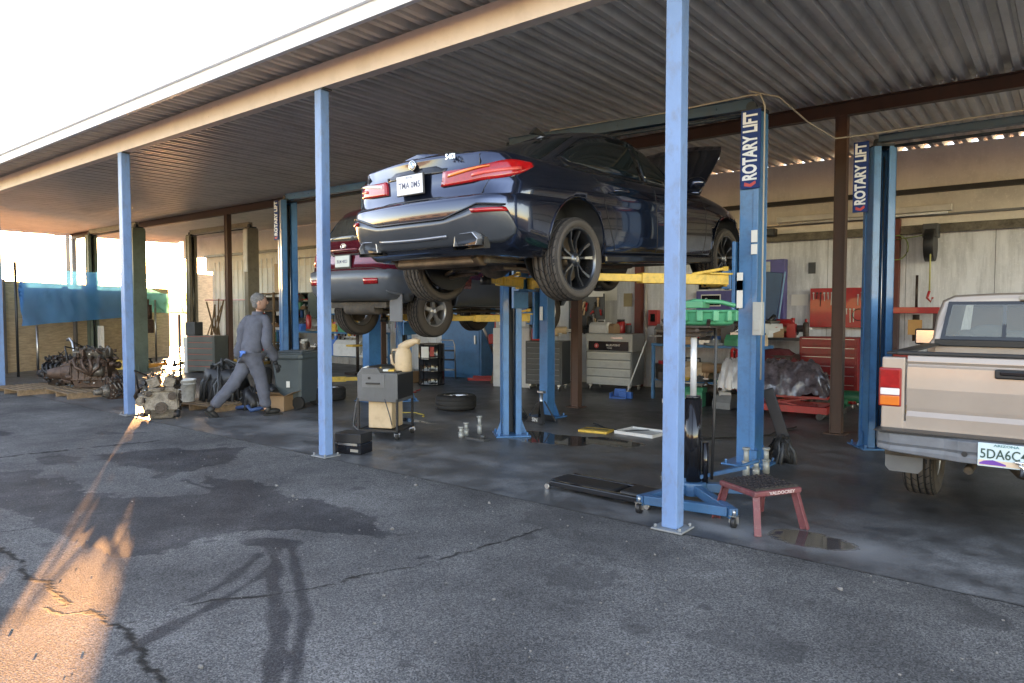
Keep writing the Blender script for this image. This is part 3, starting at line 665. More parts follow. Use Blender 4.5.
# ---------- dark blue sedan
def sedan():
    root = thing('sedan', 'dark blue sedan raised high on the nearest lift with its bonnet open', 'car')
    navy = carpaint('navy_metallic', (.028, .039, .070), .85, .15)
    trim = M('diffuser_grey', (.075, .085, .10), .3, .5, var=.08, coat=.3)
    zt = [0, 1.15, 3.5, 4.9]
    LV = [((.27, .20, .20, .22), .74, .28, 4.72, .22, .2, .10), ((.275, .21, .21, .23), .83, .16, 4.80, .24, .25, .10),
          ((.36, .27, .26, .28), .885, .075, 4.86, .26, .28, .10), ((.46, .36, .35, .36), .915, .03, 4.90, .27, .3, .10), ((.56, .50, .48, .45), .925, .01, 4.92, .27, .3, .10),
          ((.665, .63, .60, .53), .925, .012, 4.93, .27, .32, .10), ((.70, .69, .66, .56), .922, .035, 4.93, .27, .34, .10), ((.715, .71, .68, .58), .915, .085, 4.92, .27, .35, .09),
          ((.80, .775, .745, .61), .932, .10, 4.91, .27, .36, .09), ((.835, .81, .78, .63), .906, .104, 4.90, .27, .365, .09), ((.905, .865, .83, .65), .905, .105, 4.89, .27, .37, .10), ((.96, .92, .88, .68), .885, .125, 4.87, .25, .38, .12),
          ((1.02, .955, .915, .70), .855, .10, 4.85, .23, .38, .14), ((1.052, .98, .94, .715), .82, .115, 4.8, .22, .4, .16), ((1.066, .995, .955, .73), .75, .16, 4.7, .22, .4, .16)]
    wt = [(0, .94), (.5, .985), (1.1, 1.0), (1.9, .985), (2.6, .985), (3.4, .985), (4.0, 1.0), (4.9, .95)]
    body = loft(LV, zt, wt, crown=.035).build('body', [navy], root)
    cut_arches(body, [(.62, 1.1, 1.078, .34, .375), (-.62, -1.1, 1.078, .34, .375), (.62, 1.1, 4.053, .34, .37), (-.62, -1.1, 4.053, .34, .37)], black)
    for p in body.data.polygons: p.use_smooth = True
    md = body.modifiers.new('wn', 'WEIGHTED_NORMAL')
    GH = [((.95, .93, .93, .90), .80, .52, 3.95, .34, .3, .10), ((1.06, .985, .96, .95), .775, .72, 3.75, .36, .3, .10), ((1.14, 1.10, 1.06, 1.02), .735, .95, 3.50, .36, .28, .09), ((1.24, 1.21, 1.18, 1.12), .69, 1.18, 3.28, .34, .26, .09),
          ((1.335, 1.32, 1.30, 1.24), .635, 1.42, 3.05, .32, .24, .08), ((1.41, 1.405, 1.39, 1.33), .575, 1.66, 2.84, .30, .22, .08), ((1.445, 1.445, 1.43, 1.37), .52, 1.80, 2.72, .28, .22, .08)]
    roofm_ = M('black_roof_paint', (.012, .013, .018), .25, .3, var=.2, coat=.8, dirt=.3, dcol=(.10, .08, .06), rvar=.4)
    cab = loft(GH, [0.5, 1.3, 2.8, 3.9], [(0, .93), (1.2, .97), (2.3, 1.0), (4, .96)], crown=.03, bottom=False).build('cabin', [roofm_], root)
    bv = bvh_of(body); bc = bvh_of(cab); ba = bvh_of(body, cab)
    # glass: side windows and rear window
    for s in (1, -1):
        f = (lambda P: P) if s > 0 else mir
        A = [(.70, 1.10, 1.16), (.68, 1.32, 1.24), (.62, 1.62, 1.33), (.60, 2.05, 1.375), (.60, 2.40, 1.375)]; B = [(.78, 1.22, 1.08), (.78, 1.40, 1.055), (.78, 1.62, 1.03), (.78, 2.05, 1.01), (.78, 2.40, 1.0)]
        A[0] = (.72, 1.16, 1.15); w1 = strip(bc, f(A), f(B), rows=5, off=.006).build('window', dglass, cab)
        A = [(.60, 2.46, 1.375), (.60, 2.75, 1.36), (.63, 3.0, 1.27), (.70, 3.25, 1.14), (.76, 3.50, 1.01)]; B = [(.78, 2.46, 1.0), (.78, 2.75, .995), (.78, 3.0, .99), (.78, 3.25, .985), (.78, 3.50, .98)]
        strip(bc, f(A), f(B), rows=5, off=.006).build('window', dglass, cab)
        l_ = line(bc, f([(.735, 1.06, 1.14), (.68, 1.30, 1.27), (.60, 1.62, 1.36), (.58, 2.05, 1.40), (.58, 2.75, 1.385), (.62, 3.02, 1.29)]), .018, off=.008, axis=(0, .3, 1))
        line(bc, f([(.79, 1.15, 1.04), (.80, 1.6, 1.0), (.80, 2.4, .975), (.80, 3.4, .96)]), .016, off=.01, mb=l_); line(bc, f([(.735, 1.06, 1.14), (.79, 1.17, 1.05)]), .02, off=.008, mb=l_, axis=(0, 1, .3))
        l_.build('window_trim', blackg, cab)
        # seams
        sm = MB()
        for P in ([(.9, 1.36, .98), (.92, 1.47, .80), (.93, 1.52, .60), (.92, 1.60, .42), (.90, 1.68, .28)], [(.9, 2.43, .97), (.93, 2.42, .75), (.93, 2.42, .5), (.9, 2.43, .28)], [(.9, 3.42, .93), (.93, 3.52, .75), (.93, 3.50, .5), (.9, 3.45, .28)]):
            line(bv, f(P), .008, off=.002, mb=sm, axis=(0, 1, 0))
        line(bv, f([(.9, 1.55, .285), (.9, 2.4, .275), (.9, 3.5, .275)]), .008, off=.002, mb=sm); sm.build('door_seam', black, body)
        # arch lips
        lp = MB(); 
        for yc in (1.078, 4.053):
            P = []
            for i in range(15):
                a = PI*i/14*1.0; P.append((s*.93, yc+.392*math.cos(a), .34+.392*math.sin(a)))
            line(bv, P, .018, off=.009, mb=lp, axis=(0, .6, .6), sub=3)
        lp.build('arch_lip', navy, body)
        # sill
        sk = MB(); sk.bb((s*.80, 1.50, .185), (s*.905, 3.66, .262)); sk.build('sill', blackg, body, .02, 3)
        for y in (1.62, 2.66):
            h = MB(); h.tube([(s*.925, y, .815), (s*.955, y+.03, .82), (s*.96, y+.18, .825), (s*.935, y+.23, .825)], .013, n=8); h.build('door_handle', navy, body)
        mr_ = MB(); mr_.ball((s*1.0, 3.08, 1.0), .11, sq=(1.0, .7, .62)); mr_.bar((s*.9, 3.08, .95), (s*.98, 3.08, .97), .05, .03); mr_.build('mirror', navy, body)
        # tail light: inner part on the boot and outer part wrapping round the corner
        A = [(.34, .08, .905), (.60, .09, .935), (.80, .15, .965), (.89, .34, .980), (.915, .52, .96)]; B = [(.32, .08, .80), (.60, .09, .805), (.82, .18, .82), (.905, .38, .85), (.92, .53, .93)]
        tl = strip(bv, f(A), f(B), rows=6, off=.019, smooth=9).build('tail_light', lensred, body)
        A = [(.40, .08, .885), (.62, .09, .925), (.78, .14, .945)]; B = [(.39, .08, .86), (.62, .09, .895), (.78, .14, .915)]
        strip(bv, f(A), f(B), rows=1, off=.026, smooth=8).build('reversing_lens', lensclr if s < 0 else lensorg, tl)
        A = [(.62, .09, .87), (.80, .16, .885), (.90, .38, .91)]; B = [(.62, .09, .845), (.80, .16, .86), (.90, .38, .885)]
        strip(bv, f(A), f(B), rows=1, off=.026, smooth=8).build('light_bar', M('lens_glow_bar', (.62, .07, .05), .25, coat=.5), tl)
        # bumper reflector and exhaust tip
        strip(bv, f([(.66, .05, .595), (.89, .20, .60)]), f([(.68, .05, .565), (.90, .22, .57)]), rows=2, off=.026).build('reflector', lensred, body)
        ex = MB(); q = [(-.115, -.042), (-.10, .045), (.075, .048), (.125, -.0), (.105, -.042)]
        cx = s*.575; rr_ = []
        for (k, y) in ((1.0, .070), (1.05, .072), (1.05, .22)): rr_.append([V(cx+s*a*k, y, .375+b_*k) for a, b_ in q])
        ex.grid(rr_, closed=True, smooth=False); rr_ = [[V(cx+s*a, y, .375+b_) for a, b_ in q] for y in (.070, .20)]; ex.grid(rr_, closed=True, smooth=False); e_ = ex.build('exhaust_tip', M('satin_steel', (.55, .56, .58), .32, .8), body)
        ex = MB(); ex.add([V(cx+s*a, .115, .375+b_) for a, b_ in q], [range(5)]); ex.build('exhaust_bore', blackg, e_)
        hs = MB(); qq = [(-.155, -.07), (-.14, .06), (-.11, .08), (.10, .08), (.17, .01), (.165, -.07)]
        hs.grid([[V(cx+s*a, y, .375+b_) for a, b_ in qq] for y in (.100, .17)], closed=True, smooth=False); hs.add([V(cx+s*a, .155, .375+b_) for a, b_ in qq], [range(6)]); hs.build('exhaust_surround', black, body)
    strip(bc, [(-.50, 1.62, 1.40), (0, 1.60, 1.42), (.50, 1.62, 1.40)], [(-.66, .88, 1.09), (0, .78, 1.09), (.66, .88, 1.09)], rows=6, off=.006).build('rear_window', dglass, cab)
    strip(bc, [(-.50, 2.90, 1.36), (0, 2.95, 1.38), (.50, 2.90, 1.36)], [(-.66, 3.55, 1.05), (0, 3.68, 1.05), (.66, 3.55, 1.05)], rows=6, off=.006).build('windscreen', dglass, cab)
    # diffuser: grey lower bumper with raised ends
    A = [(-.93, .30, .44), (-.90, .20, .615), (-.72, .05, .625), (-.60, .03, .585), (-.40, .02, .535), (0, .01, .535), (.40, .02, .535), (.60, .03, .585), (.72, .05, .625), (.90, .20, .615), (.93, .30, .44)]
    B = [(-.90, .30, .40), (-.87, .20, .31), (-.72, .10, .285), (-.60, .08, .285), (-.40, .08, .30), (0, .06, .30), (.40, .08, .30), (.60, .08, .285), (.72, .10, .285), (.87, .20, .31), (.90, .30, .40)]
    df = strip(bv, A, B, rows=6, off=.012, smooth=2).build('rear_diffuser', trim, body)
    l_ = line(bv, [(-.40, .04, .40), (0, .02, .39), (.40, .04, .40)], .028, off=.018); l_.build('diffuser_strip', M('satin_silver', (.20, .22, .26), .3, .7), df)
    l_ = line(bv, [(-.90, .20, .62), (-.72, .05, .632), (-.58, .03, .592), (-.40, .02, .54), (0, .01, .54), (.40, .02, .54), (.58, .03, .592), (.72, .05, .632), (.90, .20, .62)], .012, off=.016); l_.build('diffuser_edge', blackg, df)
    # boot seams, number plate recess and plate
    sm = line(bv, [(-.77, .16, .83), (-.72, .11, .74), (-.60, .09, .722), (0, .08, .722), (.60, .09, .722), (.72, .11, .74), (.77, .16, .83)], .008, off=.002)
    line(bv, [(.66, .1, .96), (.70, .12, 1.04)], .008, off=.002, mb=sm, axis=(1, 0, 0)); line(bv, [(-.66, .1, .96), (-.70, .12, 1.04)], .008, off=.002, mb=sm, axis=(1, 0, 0)); sm.build('boot_seam', black, body)
    strip(bv, [(-.36, .1, .955), (0, .1, .965), (.36, .1, .955)], [(-.33, .1, .905), (0, .1, .905), (.33, .1, .905)], rows=2, off=.004).build('plate_recess', blackg, body)
    pl = MB(); pl.box((0, .068, .845), (.325, .012, .165)); pf = pl.build('plate_frame', black, body, .004)
    pl = MB(); pl.box((0, .058, .845), (.305, .006, .15)); plate = pl.build('number_plate', M('plate_white', (.66, .68, .72), .4, var=.05), pf, .003)
    text('plate_text', 'TMA 0M5', .068, M('plate_ink', (.04, .06, .13), .5), plate, frame((0, .0548, .84), (1, 0, 0), (0, 0, 1)), .0004, .001, sx=.92)
    text('plate_state', 'ARIZONA', .02, M('plate_ink', (.1, .1, .2), .5), plate, frame((0, .0548, .903), (1, 0, 0), (0, 0, 1)), .0004)
    bd = MB(); bd.cyl((0, .12, 1.0), (0, .096, 1.0), .041, n=28); bg_ = bd.build('badge', blackg, body)
    bd = MB(); bd.lathe([(.036, .082), (.041, .082), (.041, .09)], c=(0, .012, 1.0), axis='y', n=28); bd.lathe([(.022, .0815), (.025, .0815), (.025, .085)], c=(0, .012, 1.0), axis='y', n=28); bd.build('badge_ring', chrome, bg_)
    for k in range(4):
        q = MB(); P = [V(0, .0945, 1.0)]+[V(.022*math.cos(a), .0945, 1.0+.022*math.sin(a)) for a in [k*PI/2+PI/2*i/6 for i in range(7)]]
        q.add(P, [range(8)]); q.build('badge_quarter', M('badge_blue', (.05, .22, .55), .3) if k % 2 else M('badge_white', (.75, .75, .75), .3), bg_, fix=False)
    text('model_text', '540i', .058, chrome, body, frame((.43, .098, 1.012), (1, .10, 0), (0, .05, 1)), .003, .001)
    fn = MB(); fn.prism([(1.62, 1.462), (1.86, 1.47), (1.74, 1.515), (1.70, 1.53)], -.02, .02, axis='x'); fn.build('antenna_fin', black, cab, .006)
    # open bonnet hinged at the cowl
    hd = MB(); rows = []
    ang = R_(38)
    for i in range(9):
        t = i/8; yy = 3.70+1.22*t*math.cos(ang); zz = .98+1.22*t*math.sin(ang)-.10*t*t; wv = .74-.06*t-.10*t**4
        rows.append([V(wv*s_, yy-.05*(1-s_*s_)*(1 if t > .9 else 0)+.04*t*(1-s_*s_), zz+.05*(1-s_*s_)) for s_ in [k/6-1 for k in range(13)]])
    hd.grid(rows); o = hd.build('bonnet', [navy], body, fix=False); sd_ = o.modifiers.new('t', 'SOLIDIFY'); sd_.thickness = .03; 
    hd = MB(); hd.grid([[p-V(0, -.02, .04) for p in r[1:-1]] for r in rows[1:-1]]); hd.build('bonnet_lining', M('bonnet_felt', (.02, .018, .016), .95), body)
    st_ = MB(); st_.cyl((.62, 3.85, .9), (.66, 4.2, 1.28), .012, n=8); st_.cyl((-.62, 3.85, .9), (-.66, 4.2, 1.28), .012, n=8); st_.build('bonnet_strut', black, body)
    fl = MB(); fl.bb((-.70, 3.72, .60), (.70, 4.7, .66)); fl.box((0, 4.2, .74), (.7, .6, .2)); fl.build('engine', engdark, body)
    # underside
    ud = MB(); ud.bb((-.55, .35, .20), (.55, 4.6, .268)); ud.build('floorpan', M('dirty_underbody', (.06, .05, .04), .8, var=.5, sc=6, dirt=.6, dcol=(.14, .09, .05)), body, .02)
    rustm = M('exhaust_rust', (.11, .075, .05), .5, .6, var=.5, sc=6, dirt=.5, dcol=(.06, .03, .02))
    ms = MB(); ms.cyl((-.50, .36, .265), (.50, .36, .265), .085, n=20); ms.box((0, .36, .26), (.9, .16, .13)); ms.build('muffler', rustm, body, .02, 3)
    ms = MB(); ms.tube([(-.3, .45, .22), (-.12, .8, .20), (-.12, 1.6, .19), (-.1, 3.6, .2)], .035, n=10, m=0); ms.tube([(.45, .3, .27), (.57, .2, .34), (.575, .12, .36)], .04); ms.tube([(-.45, .3, .27), (-.57, .2, .34), (-.575, .12, .36)], .04); ms.build('exhaust_pipe', rustm, body)
    sp = MB(); sp.box((0, 1.08, .20), (.72, .30, .10)); sp.ball((0, 1.05, .2), .15, sq=(1, 1, .8))
    for s in (1, -1):
        for (a, b_, w2) in (((.30, .82, .17), (.66, 1.05, .13), .035), ((.30, 1.35, .18), (.66, 1.12, .12), .035), ((.28, 1.1, .14), (.68, 1.08, .10), .06), ((.3, 1.0, .34), (.66, 1.05, .36), .03)):
            sp.bar((s*a[0], a[1], a[2]), (s*b_[0], b_[1], b_[2]), w2, .03)
        sp.cyl((s*.52, 1.12, .14), (s*.50, 1.14, .62), .045, n=12); sp.cyl((s*.15, 1.08, .22), (s*.68, 1.08, .23), .028, n=10)
    sp.build('suspension', M('suspension_metal', (.10, .085, .07), .55, .6, var=.5, sc=9, dirt=.6), body, .006)
    DR = .12
    for y, wd in ((1.078, .265), (4.053, .245)):
        for s in (1, -1): make_wheel(root, (s*.795, y, .34-(DR if y < 2 else .10)), s, wd=wd, rz=0, spokes=5, R=.345, rr=.262, spw=.026)
    for s in (1, -1):
        wl = MB(); wl.cyl((s*.60, 1.078, .36), (s*.615, 1.078, .36), .37, n=30); wl.cyl((s*.60, 4.053, .36), (s*.615, 4.053, .36), .365, n=30); wl.build('arch_liner', black, body)
    return root
car = sedan(); car.scale = (1.03,)*3; car.location = (-4.30, 4.02, 1.755); car.rotation_euler = (.050, 0, -.03)
# ---------- red SUV
def suv():
    root = thing('sport_utility', 'dark red sport utility car with grey bumper raised behind the blue sedan', 'car')
    redp = carpaint('maroon_metallic', (.15, .010, .022), .4, .22); bump = M('grey_bumper_plastic', (.11, .125, .14), .32, .2, var=.1)
    zt = [0, 1.0, 3.4, 4.5]; L = 4.5
    LV = [((.40, .30, .30, .32), .74, .25, 4.3, .22, .2, .1), ((.43, .32, .32, .34), .86, .12, 4.38, .24, .25, .1), ((.52, .44, .42, .42), .90, .03, 4.44, .25, .28, .1), ((.66, .56, .52, .50), .915, 0, 4.48, .25, .3, .1),
          ((.775, .70, .64, .58), .915, .01, 4.5, .25, .3, .1), ((.79, .715, .66, .6), .905, .06, 4.5, .26, .32, .1), ((.90, .82, .78, .66), .90, .085, 4.46, .24, .34, .1), ((1.02, .95, .92, .75), .895, .10, 4.42, .24, .34, .1), ((1.12, 1.06, 1.02, .85), .87, .14, 4.36, .24, .35, .1), ((1.16, 1.12, 1.06, .90), .83, .2, 4.25, .24, .35, .12)]
    body = loft(LV, zt, [(0, .96), (1, 1), (3.4, 1), (4.5, .95)], crown=.02).build('body', [redp, bump], root)
    for p in body.data.polygons:
        if p.center.z < (.775 if p.center.y < .5 else .62): p.material_index = 1
    cut_arches(body, [(.60, 1.1, .92, .36, .40), (-.60, -1.1, .92, .36, .40), (.60, 1.1, 3.54, .36, .40), (-.60, -1.1, 3.54, .36, .40)], black)
    GH = [((1.10, 1.08, 1.02, 1.0), .82, .16, 3.6, .26, .3, .08), ((1.25, 1.22, 1.2, 1.15), .78, .22, 3.3, .26, .3, .08), ((1.45, 1.44, 1.42, 1.38), .71, .34, 2.95, .24, .28, .08), ((1.60, 1.62, 1.60, 1.55), .65, .45, 2.65, .24, .26, .08), ((1.645, 1.665, 1.65, 1.6), .58, .52, 2.5, .22, .26, .08)]
    cab = loft(GH, [0.2, 1.2, 2.6, 3.5], None, crown=.02, bottom=False).build('cabin', [redp], root)
    bv = bvh_of(body); bc = bvh_of(cab)
    strip(bc, [(-.56, .44, 1.55), (0, .40, 1.57), (.56, .44, 1.55)], [(-.70, .24, 1.20), (0, .20, 1.18), (.70, .24, 1.20)], rows=4, off=.006).build('rear_window', M('smoked_glass', (.05, .05, .045), .08, coat=.4), cab)
    for s in (1, -1):
        f = (lambda P: P) if s > 0 else mir
        strip(bc, f([(.7, .55, 1.52), (.66, 2.5, 1.55), (.74, 2.9, 1.38)]), f([(.8, .55, 1.2), (.8, 2.5, 1.18), (.8, 3.1, 1.16)]), rows=4, off=.006).build('window', dglass, cab)
        strip(bv, f([(.66, .10, 1.12), (.80, .18, 1.12), (.88, .36, 1.08)]), f([(.70, .10, .86), (.82, .18, .86), (.89, .36, .90)]), rows=4, off=.012).build('tail_light', lensred, body)
        strip(bv, f([(.46, .02, .665), (.70, .03, .665)]), f([(.46, .02, .585), (.70, .03, .585)]), rows=2, off=.014).build('reflector', lensred, body)
        strip(bv, f([(.78, .12, .50), (.88, .35, .46)]), f([(.78, .12, .44), (.88, .35, .40)]), rows=2, off=.01).build('bumper_corner', bump, body)
        q = MB(); q.bb((s*.64, .30, .10), (s*.88, .325, .46)); q.build('mudflap', M('mudflap_grey', (.12, .125, .13), .6), body, .02)
        for y in (.92, 3.54): make_wheel(root, (s*.77, y, .36-.12), s, R=.355, wd=.225, rr=.21, spokes=5, dbl=False, spw=.075, rimmat=M('silver_alloy', (.42, .42, .42), .35, .8, var=.1, dirt=.2))
    sm = line(bv, [(-.74, .1, .80), (0, .08, .80), (.74, .1, .80)], .012, off=.003); line(bv, [(-.33, .1, 1.03), (-.26, .1, .99), (.26, .1, .99), (.33, .1, 1.03)], .03, off=.006, mb=sm); sm.build('tailgate_seam', black, body)
    h = MB(); h.tube([(-.30, .09, 1.045), (-.26, .055, 1.05), (.26, .055, 1.05), (.30, .09, 1.045)], .022, n=8); h.build('grab_bar', redp, body)
    lg = MB(); lg.tube([(.055*math.cos(a), .072, 1.10+.034*math.sin(a)) for a in [2*PI*i/24 for i in range(25)]], .005, n=6); lg.build('badge', chrome, body)
    text('badge_letter', 'H', .055, chrome, body, frame((0, .075, 1.10), (1, 0, 0), (.25, 0, 1)), .004, .001)
    pl = MB(); pl.box((0, .065, .90), (.335, .016, .18)); pf = pl.build('plate_frame', black, body, .004)
    pl = MB(); pl.box((0, .052, .90), (.30, .008, .148)); p_ = pl.build('number_plate', M('plate_pale', (.5, .55, .52), .5, var=.1), pf, .003)
    text('plate_text', 'BLM 4823', .06, M('plate_ink', (.04, .06, .13), .5), p_, frame((0, .0475, .895), (1, 0, 0), (0, 0, 1)), .0004, .001, sx=.9)
    wp_ = MB(); wp_.tube([(0.02, .30, 1.21), (.05, .22, 1.25), (.42, .26, 1.24)], .012, n=6); wp_.cyl((0.02, .32, 1.19), (0.02, .20, 1.22), .025, n=8); wp_.build('rear_wiper', black, cab)
    rr_ = MB(); 
    for s in (1, -1): rr_.tube([(s*.56, .75, 1.68), (s*.56, .95, 1.72), (s*.56, 2.3, 1.72), (s*.56, 2.5, 1.67)], .016, n=8)
    rr_.build('roof_rail', black, cab)
    ud = MB(); ud.bb((-.58, .3, .28), (.58, 4.2, .36)); ud.cyl((-.3, .38, .28), (.35, .38, .28), .09, n=14); ud.box((0, .92, .26), (.9, .2, .12)); ud.cyl((-.7, .92, .24), (.7, .92, .24), .035, n=10); ud.tube([(.2, .5, .24), (.15, 1.5, .24), (.1, 3.5, .24)], .03)
    for s in (1, -1): ud.cyl((s*.5, .98, .2), (s*.48, 1.0, .7), .05, n=10); ud.bar((s*.2, 1.4, .24), (s*.66, .95, .2), .05, .05)
    ud.build('underbody', M('dirty_underbody', (.06, .05, .04), .8), body, .01)
    return root
sv = suv(); sv.location = (-7.62, 5.88, 1.345)
# ---------- pickup
def pickup():
    root = thing('pickup_truck', 'tan pickup truck parked with its tailgate towards the camera', 'truck')
    tan = M('tan_metallic', (.39, .32, .27), .34, .25, var=.06, sc=2, coat=.8, rvar=.3, bump=.06, bsc=2.2, dirt=.18, dcol=(.3, .23, .17)); bmp = M('grey_step_bumper', (.125, .135, .15), .5, .1, var=.2, sc=7, dirt=.25, dcol=(.2, .2, .2))
    W = .86; ZB, ZT = .70, 1.235
    # bed sides (each side a rounded prism with arch), tailgate, cab
    bs = MB()
    side = [(W-.03, ZB-.10), (W, ZB), (W+.012, .93), (W, 1.13), (W-.035, 1.22), (W-.06, ZT), (W-.12, ZT), (W-.12, ZB-.10)]
    for s in (1, -1):
        rows = [[V(s*a*(1-.012*(t < .01)), .0+t*1.9, b_) for a, b_ in side] for t in (0, .02, .25, .5, .75, 1)]
        bs.grid(rows, closed=True); bs.add(rows[0], [range(8)]); bs.add(rows[-1], [range(8)])
    bs.bb((-W+.10, .0, ZB), (W-.10, 1.9, ZB+.06)); bs.bb((-W+.1, 1.84, ZB), (W-.1, 1.9, ZT))
    bed = bs.build('bed', [tan], root, .006)
    cut_arches(bed, [(.5, 1.1, 1.12, .36, .42), (-.5, -1.1, 1.12, .36, .42)], black)
    tg = MB(); TW = .685
    prof = [(.03, ZB+.005), (0, ZB+.02), (-.005, .80), (.012, .835), (.008, .86), (-.004, 1.00), (.0, 1.155), (.016, 1.175), (.0, 1.195), (.012, ZT), (.05, ZT+.003), (.08, ZT-.01), (.08, ZB+.005)]
    tg.prism(prof, -TW, TW, axis='x'); tgo = tg.build('tailgate', tan, root, .004)
    for p in tgo.data.polygons: p.use_smooth = False
    q = MB(); q.bb((-.16, -.022, 1.10), (.16, .002, 1.165)); q.build('handle_recess', black, tgo, .02, 3)
    q = MB(); q.bb((-.13, -.034, 1.125), (.13, -.02, 1.155)); q.build('handle', blackg, tgo, .008, 3)
    q = MB(); q.bb((-W+.1, .06, ZT+.001), (W-.1, .10, ZT+.03)); q.bb((-W+.02, .1, ZT), (-W+.14, 1.85, ZT+.02)); q.bb((W-.14, .1, ZT), (W-.02, 1.85, ZT+.02)); q.bb((-W+.1, 1.80, ZT-.002), (W-.1, 1.86, ZT+.06)); q.build('bed_rail_cap', black, bed, .008)
    for s in (1, -1):
        c = MB(); c.bb((s*(TW+.012), -.004, ZB-.06), (s*(W-.012), .07, ZT-.012)); c.build('corner_panel', tan, root, .012, 3)
        a, b_ = sorted((s*(TW+.03), s*(W+.006)))
        hs = MB(); hs.bb((a, -.012, .86), (b_, .10, 1.145)); h_ = hs.build('tail_light', M('lamp_surround', (.3, .02, .02), .3), root, .012, 3)
        for z0, z1, mt in ((1.0, 1.135, lensred), (.945, .995, lensclr), (.87, .94, lensorg)):
            q = MB(); q.bb((a+.012, -.02, z0), (b_-.008 if s > 0 else b_-.012, .02, z1)); q.build('lens', mt, h_, .006)
        # bumper end
        fl = MB(); x0, x1 = sorted((s*.60, s*.85)); fl.prism([(x0, .68), (x1, .68), (x1, .38), (x1-.03, .345), (x0+.03, .345), (x0, .38)], .20, .212, axis='y'); fl.build('mudflap', M('mudflap_grey', (.10, .11, .12), .6, dirt=.3), root)
        make_wheel(root, (s*.72, 1.12, .355), s, R=.355, wd=.24, rr=.19, spokes=5, dbl=False, spw=.08, rimmat=M('silver_alloy', (.42, .42, .42), .35, .8)); make_wheel(root, (s*.72, 4.1, .355), s, R=.355, wd=.24, rr=.19, spokes=5, dbl=False, spw=.08, rimmat=M('silver_alloy', (.42, .42, .42), .35, .8))
    bp = MB(); half = [(0, -.20, 1), (.34, -.20, 1), (.42, -.17, 1), (.76, -.15, 1), (.85, -.10, 1), (.875, .0, 1), (.875, .16, 1)]
    prz = [(.06, .53), (0, .54), (-.0, .575), (.006, .60), (-.004, .62), (0, .685), (.03, .70), (.12, .70), (.12, .53)]
    line_ = [(-a, b_) for a, b_, _ in half[::-1]][:-1]+[(a, b_) for a, b_, _ in half]
    rows = []
    for x, y in line_:
        k = 1 if abs(x) < .3 else (1-.0*abs(x)); lift_ = .03*max(0, abs(x)-.6)/.3
        rows.append([V(x*(1-(dy*.5 if abs(x) > .85 else 0)), y+dy*(1 if abs(x) < .9 else .2), z+(lift_ if z < .56 else 0)) for dy, z in prz])
    bp.grid(rows, closed=True, smooth=False); bo = bp.build('rear_bumper', bmp, root, .01, 3)
    q = MB(); q.bb((-.86, -.18, .698), (.86, -.02, .708)); q.build('step_pad', black, bo)
    for xx in (-.30, .24):
        q = MB(); q.cyl((xx, -.205, .60), (xx, -.19, .60), .018, n=12); q.build('bumper_plug', black, bo)
    q = MB(); q.box((-.07, -.212, .615), (.31, .008, .155)); p_ = q.build('number_plate', M('plate_sky', (.50, .62, .64), .45, var=.06), bo, .003)
    q = MB(); q.box((-.07, -.2168, .563), (.30, .001, .035)); q.build('plate_desert', M('plate_sand', (.66, .5, .36), .5), p_)
    q = MB(); q.prism([(-.215, .56), (-.19, .575), (-.14, .583), (-.10, .571), (-.07, .56), (-.07, .55), (-.215, .55)], -.2182, -.2176, axis='y'); q.build('plate_hills', M('plate_purple', (.16, .05, .32), .5), p_)
    text('plate_text', '5DA6C4N', .088, M('plate_green', (.02, .06, .05), .5), p_, frame((-.058, -.2178, .620), (1, 0, 0), (0, 0, 1)), .0005, .0008, sx=.80)
    text('plate_state', 'ARIZONA', .022, M('plate_green2', (.06, .22, .24), .5), p_, frame((-.07, -.2178, .679), (1, 0, 0), (0, 0, 1)), .0004, .0004, sx=1.4)
    q = MB(); q.tube([(-.0, -.235, .575), (.02, -.24, .56), (.015, -.235, .50)], .012, n=8); q.ball((0, -.23, .585), .02, n=8, sq=(1.5, .6, .6)); q.build('hitch_pin', chrome, bo)
    # cab
    cb = MB(); sec = [(.80, .62), (.845, .85), (.845, 1.22), (.80, 1.30), (.775, 1.52), (.735, 1.655), (.64, 1.705), (.30, 1.72), (0, 1.722)]
    full = [(-a, b_) for a, b_ in sec[:-1]]+[(a, b_) for a, b_ in sec[::-1]]
    rows = []
    for y, k, dz in ((1.96, .985, -.02), (1.99, 1, 0), (2.3, 1, 0), (2.7, 1, .01), (3.05, 1, 0)): rows.append([V(a*k, y-(.0 if b_ < 1.25 else -.10*(b_-1.25)/.45), b_+dz*(b_ > 1.5)) for a, b_ in full])
    cb.grid(rows); cb.add(rows[0], [range(len(full))]); cb.add(rows[-1], [range(len(full))]); cab = cb.build('cab', [tan], root)
    # cut out for the glasshouse
    c1 = MB(); c1.prism([(-.70, 1.31), (-.65, 1.62), (.65, 1.62), (.70, 1.31)], 1.5, 3.5, axis='y'); co = c1.build('cutter', [black]); md = cab.modifiers.new('b', 'BOOLEAN'); md.object = co; md.operation = 'DIFFERENCE'; md.solver = 'EXACT'; md.material_mode = 'TRANSFER'; realise(cab); bpy.data.objects.remove(co)
    bvv = cab.modifiers.new('bv', 'BEVEL'); bvv.width = .012; bvv.segments = 2; bvv.limit_method = 'ANGLE'; bvv.angle_limit = R_(50)
    q = MB(); q.add([V(-.70, 1.965, 1.315), V(.70, 1.965, 1.315), V(.645, 1.998, 1.615), V(-.645, 1.998, 1.615)], [range(4)]); q.build('rear_glass', glassy('cab_glass', (.62, .72, .74), .18), cab)
    fr_ = MB(); cc = [(-.735, 1.29), (-.68, 1.645), (.68, 1.645), (.735, 1.29)]; ci = [(-.695, 1.322), (-.645, 1.612), (.645, 1.612), (.695, 1.322)]
    yy = lambda z: 1.955+.10*max(0, z-1.25)/.45
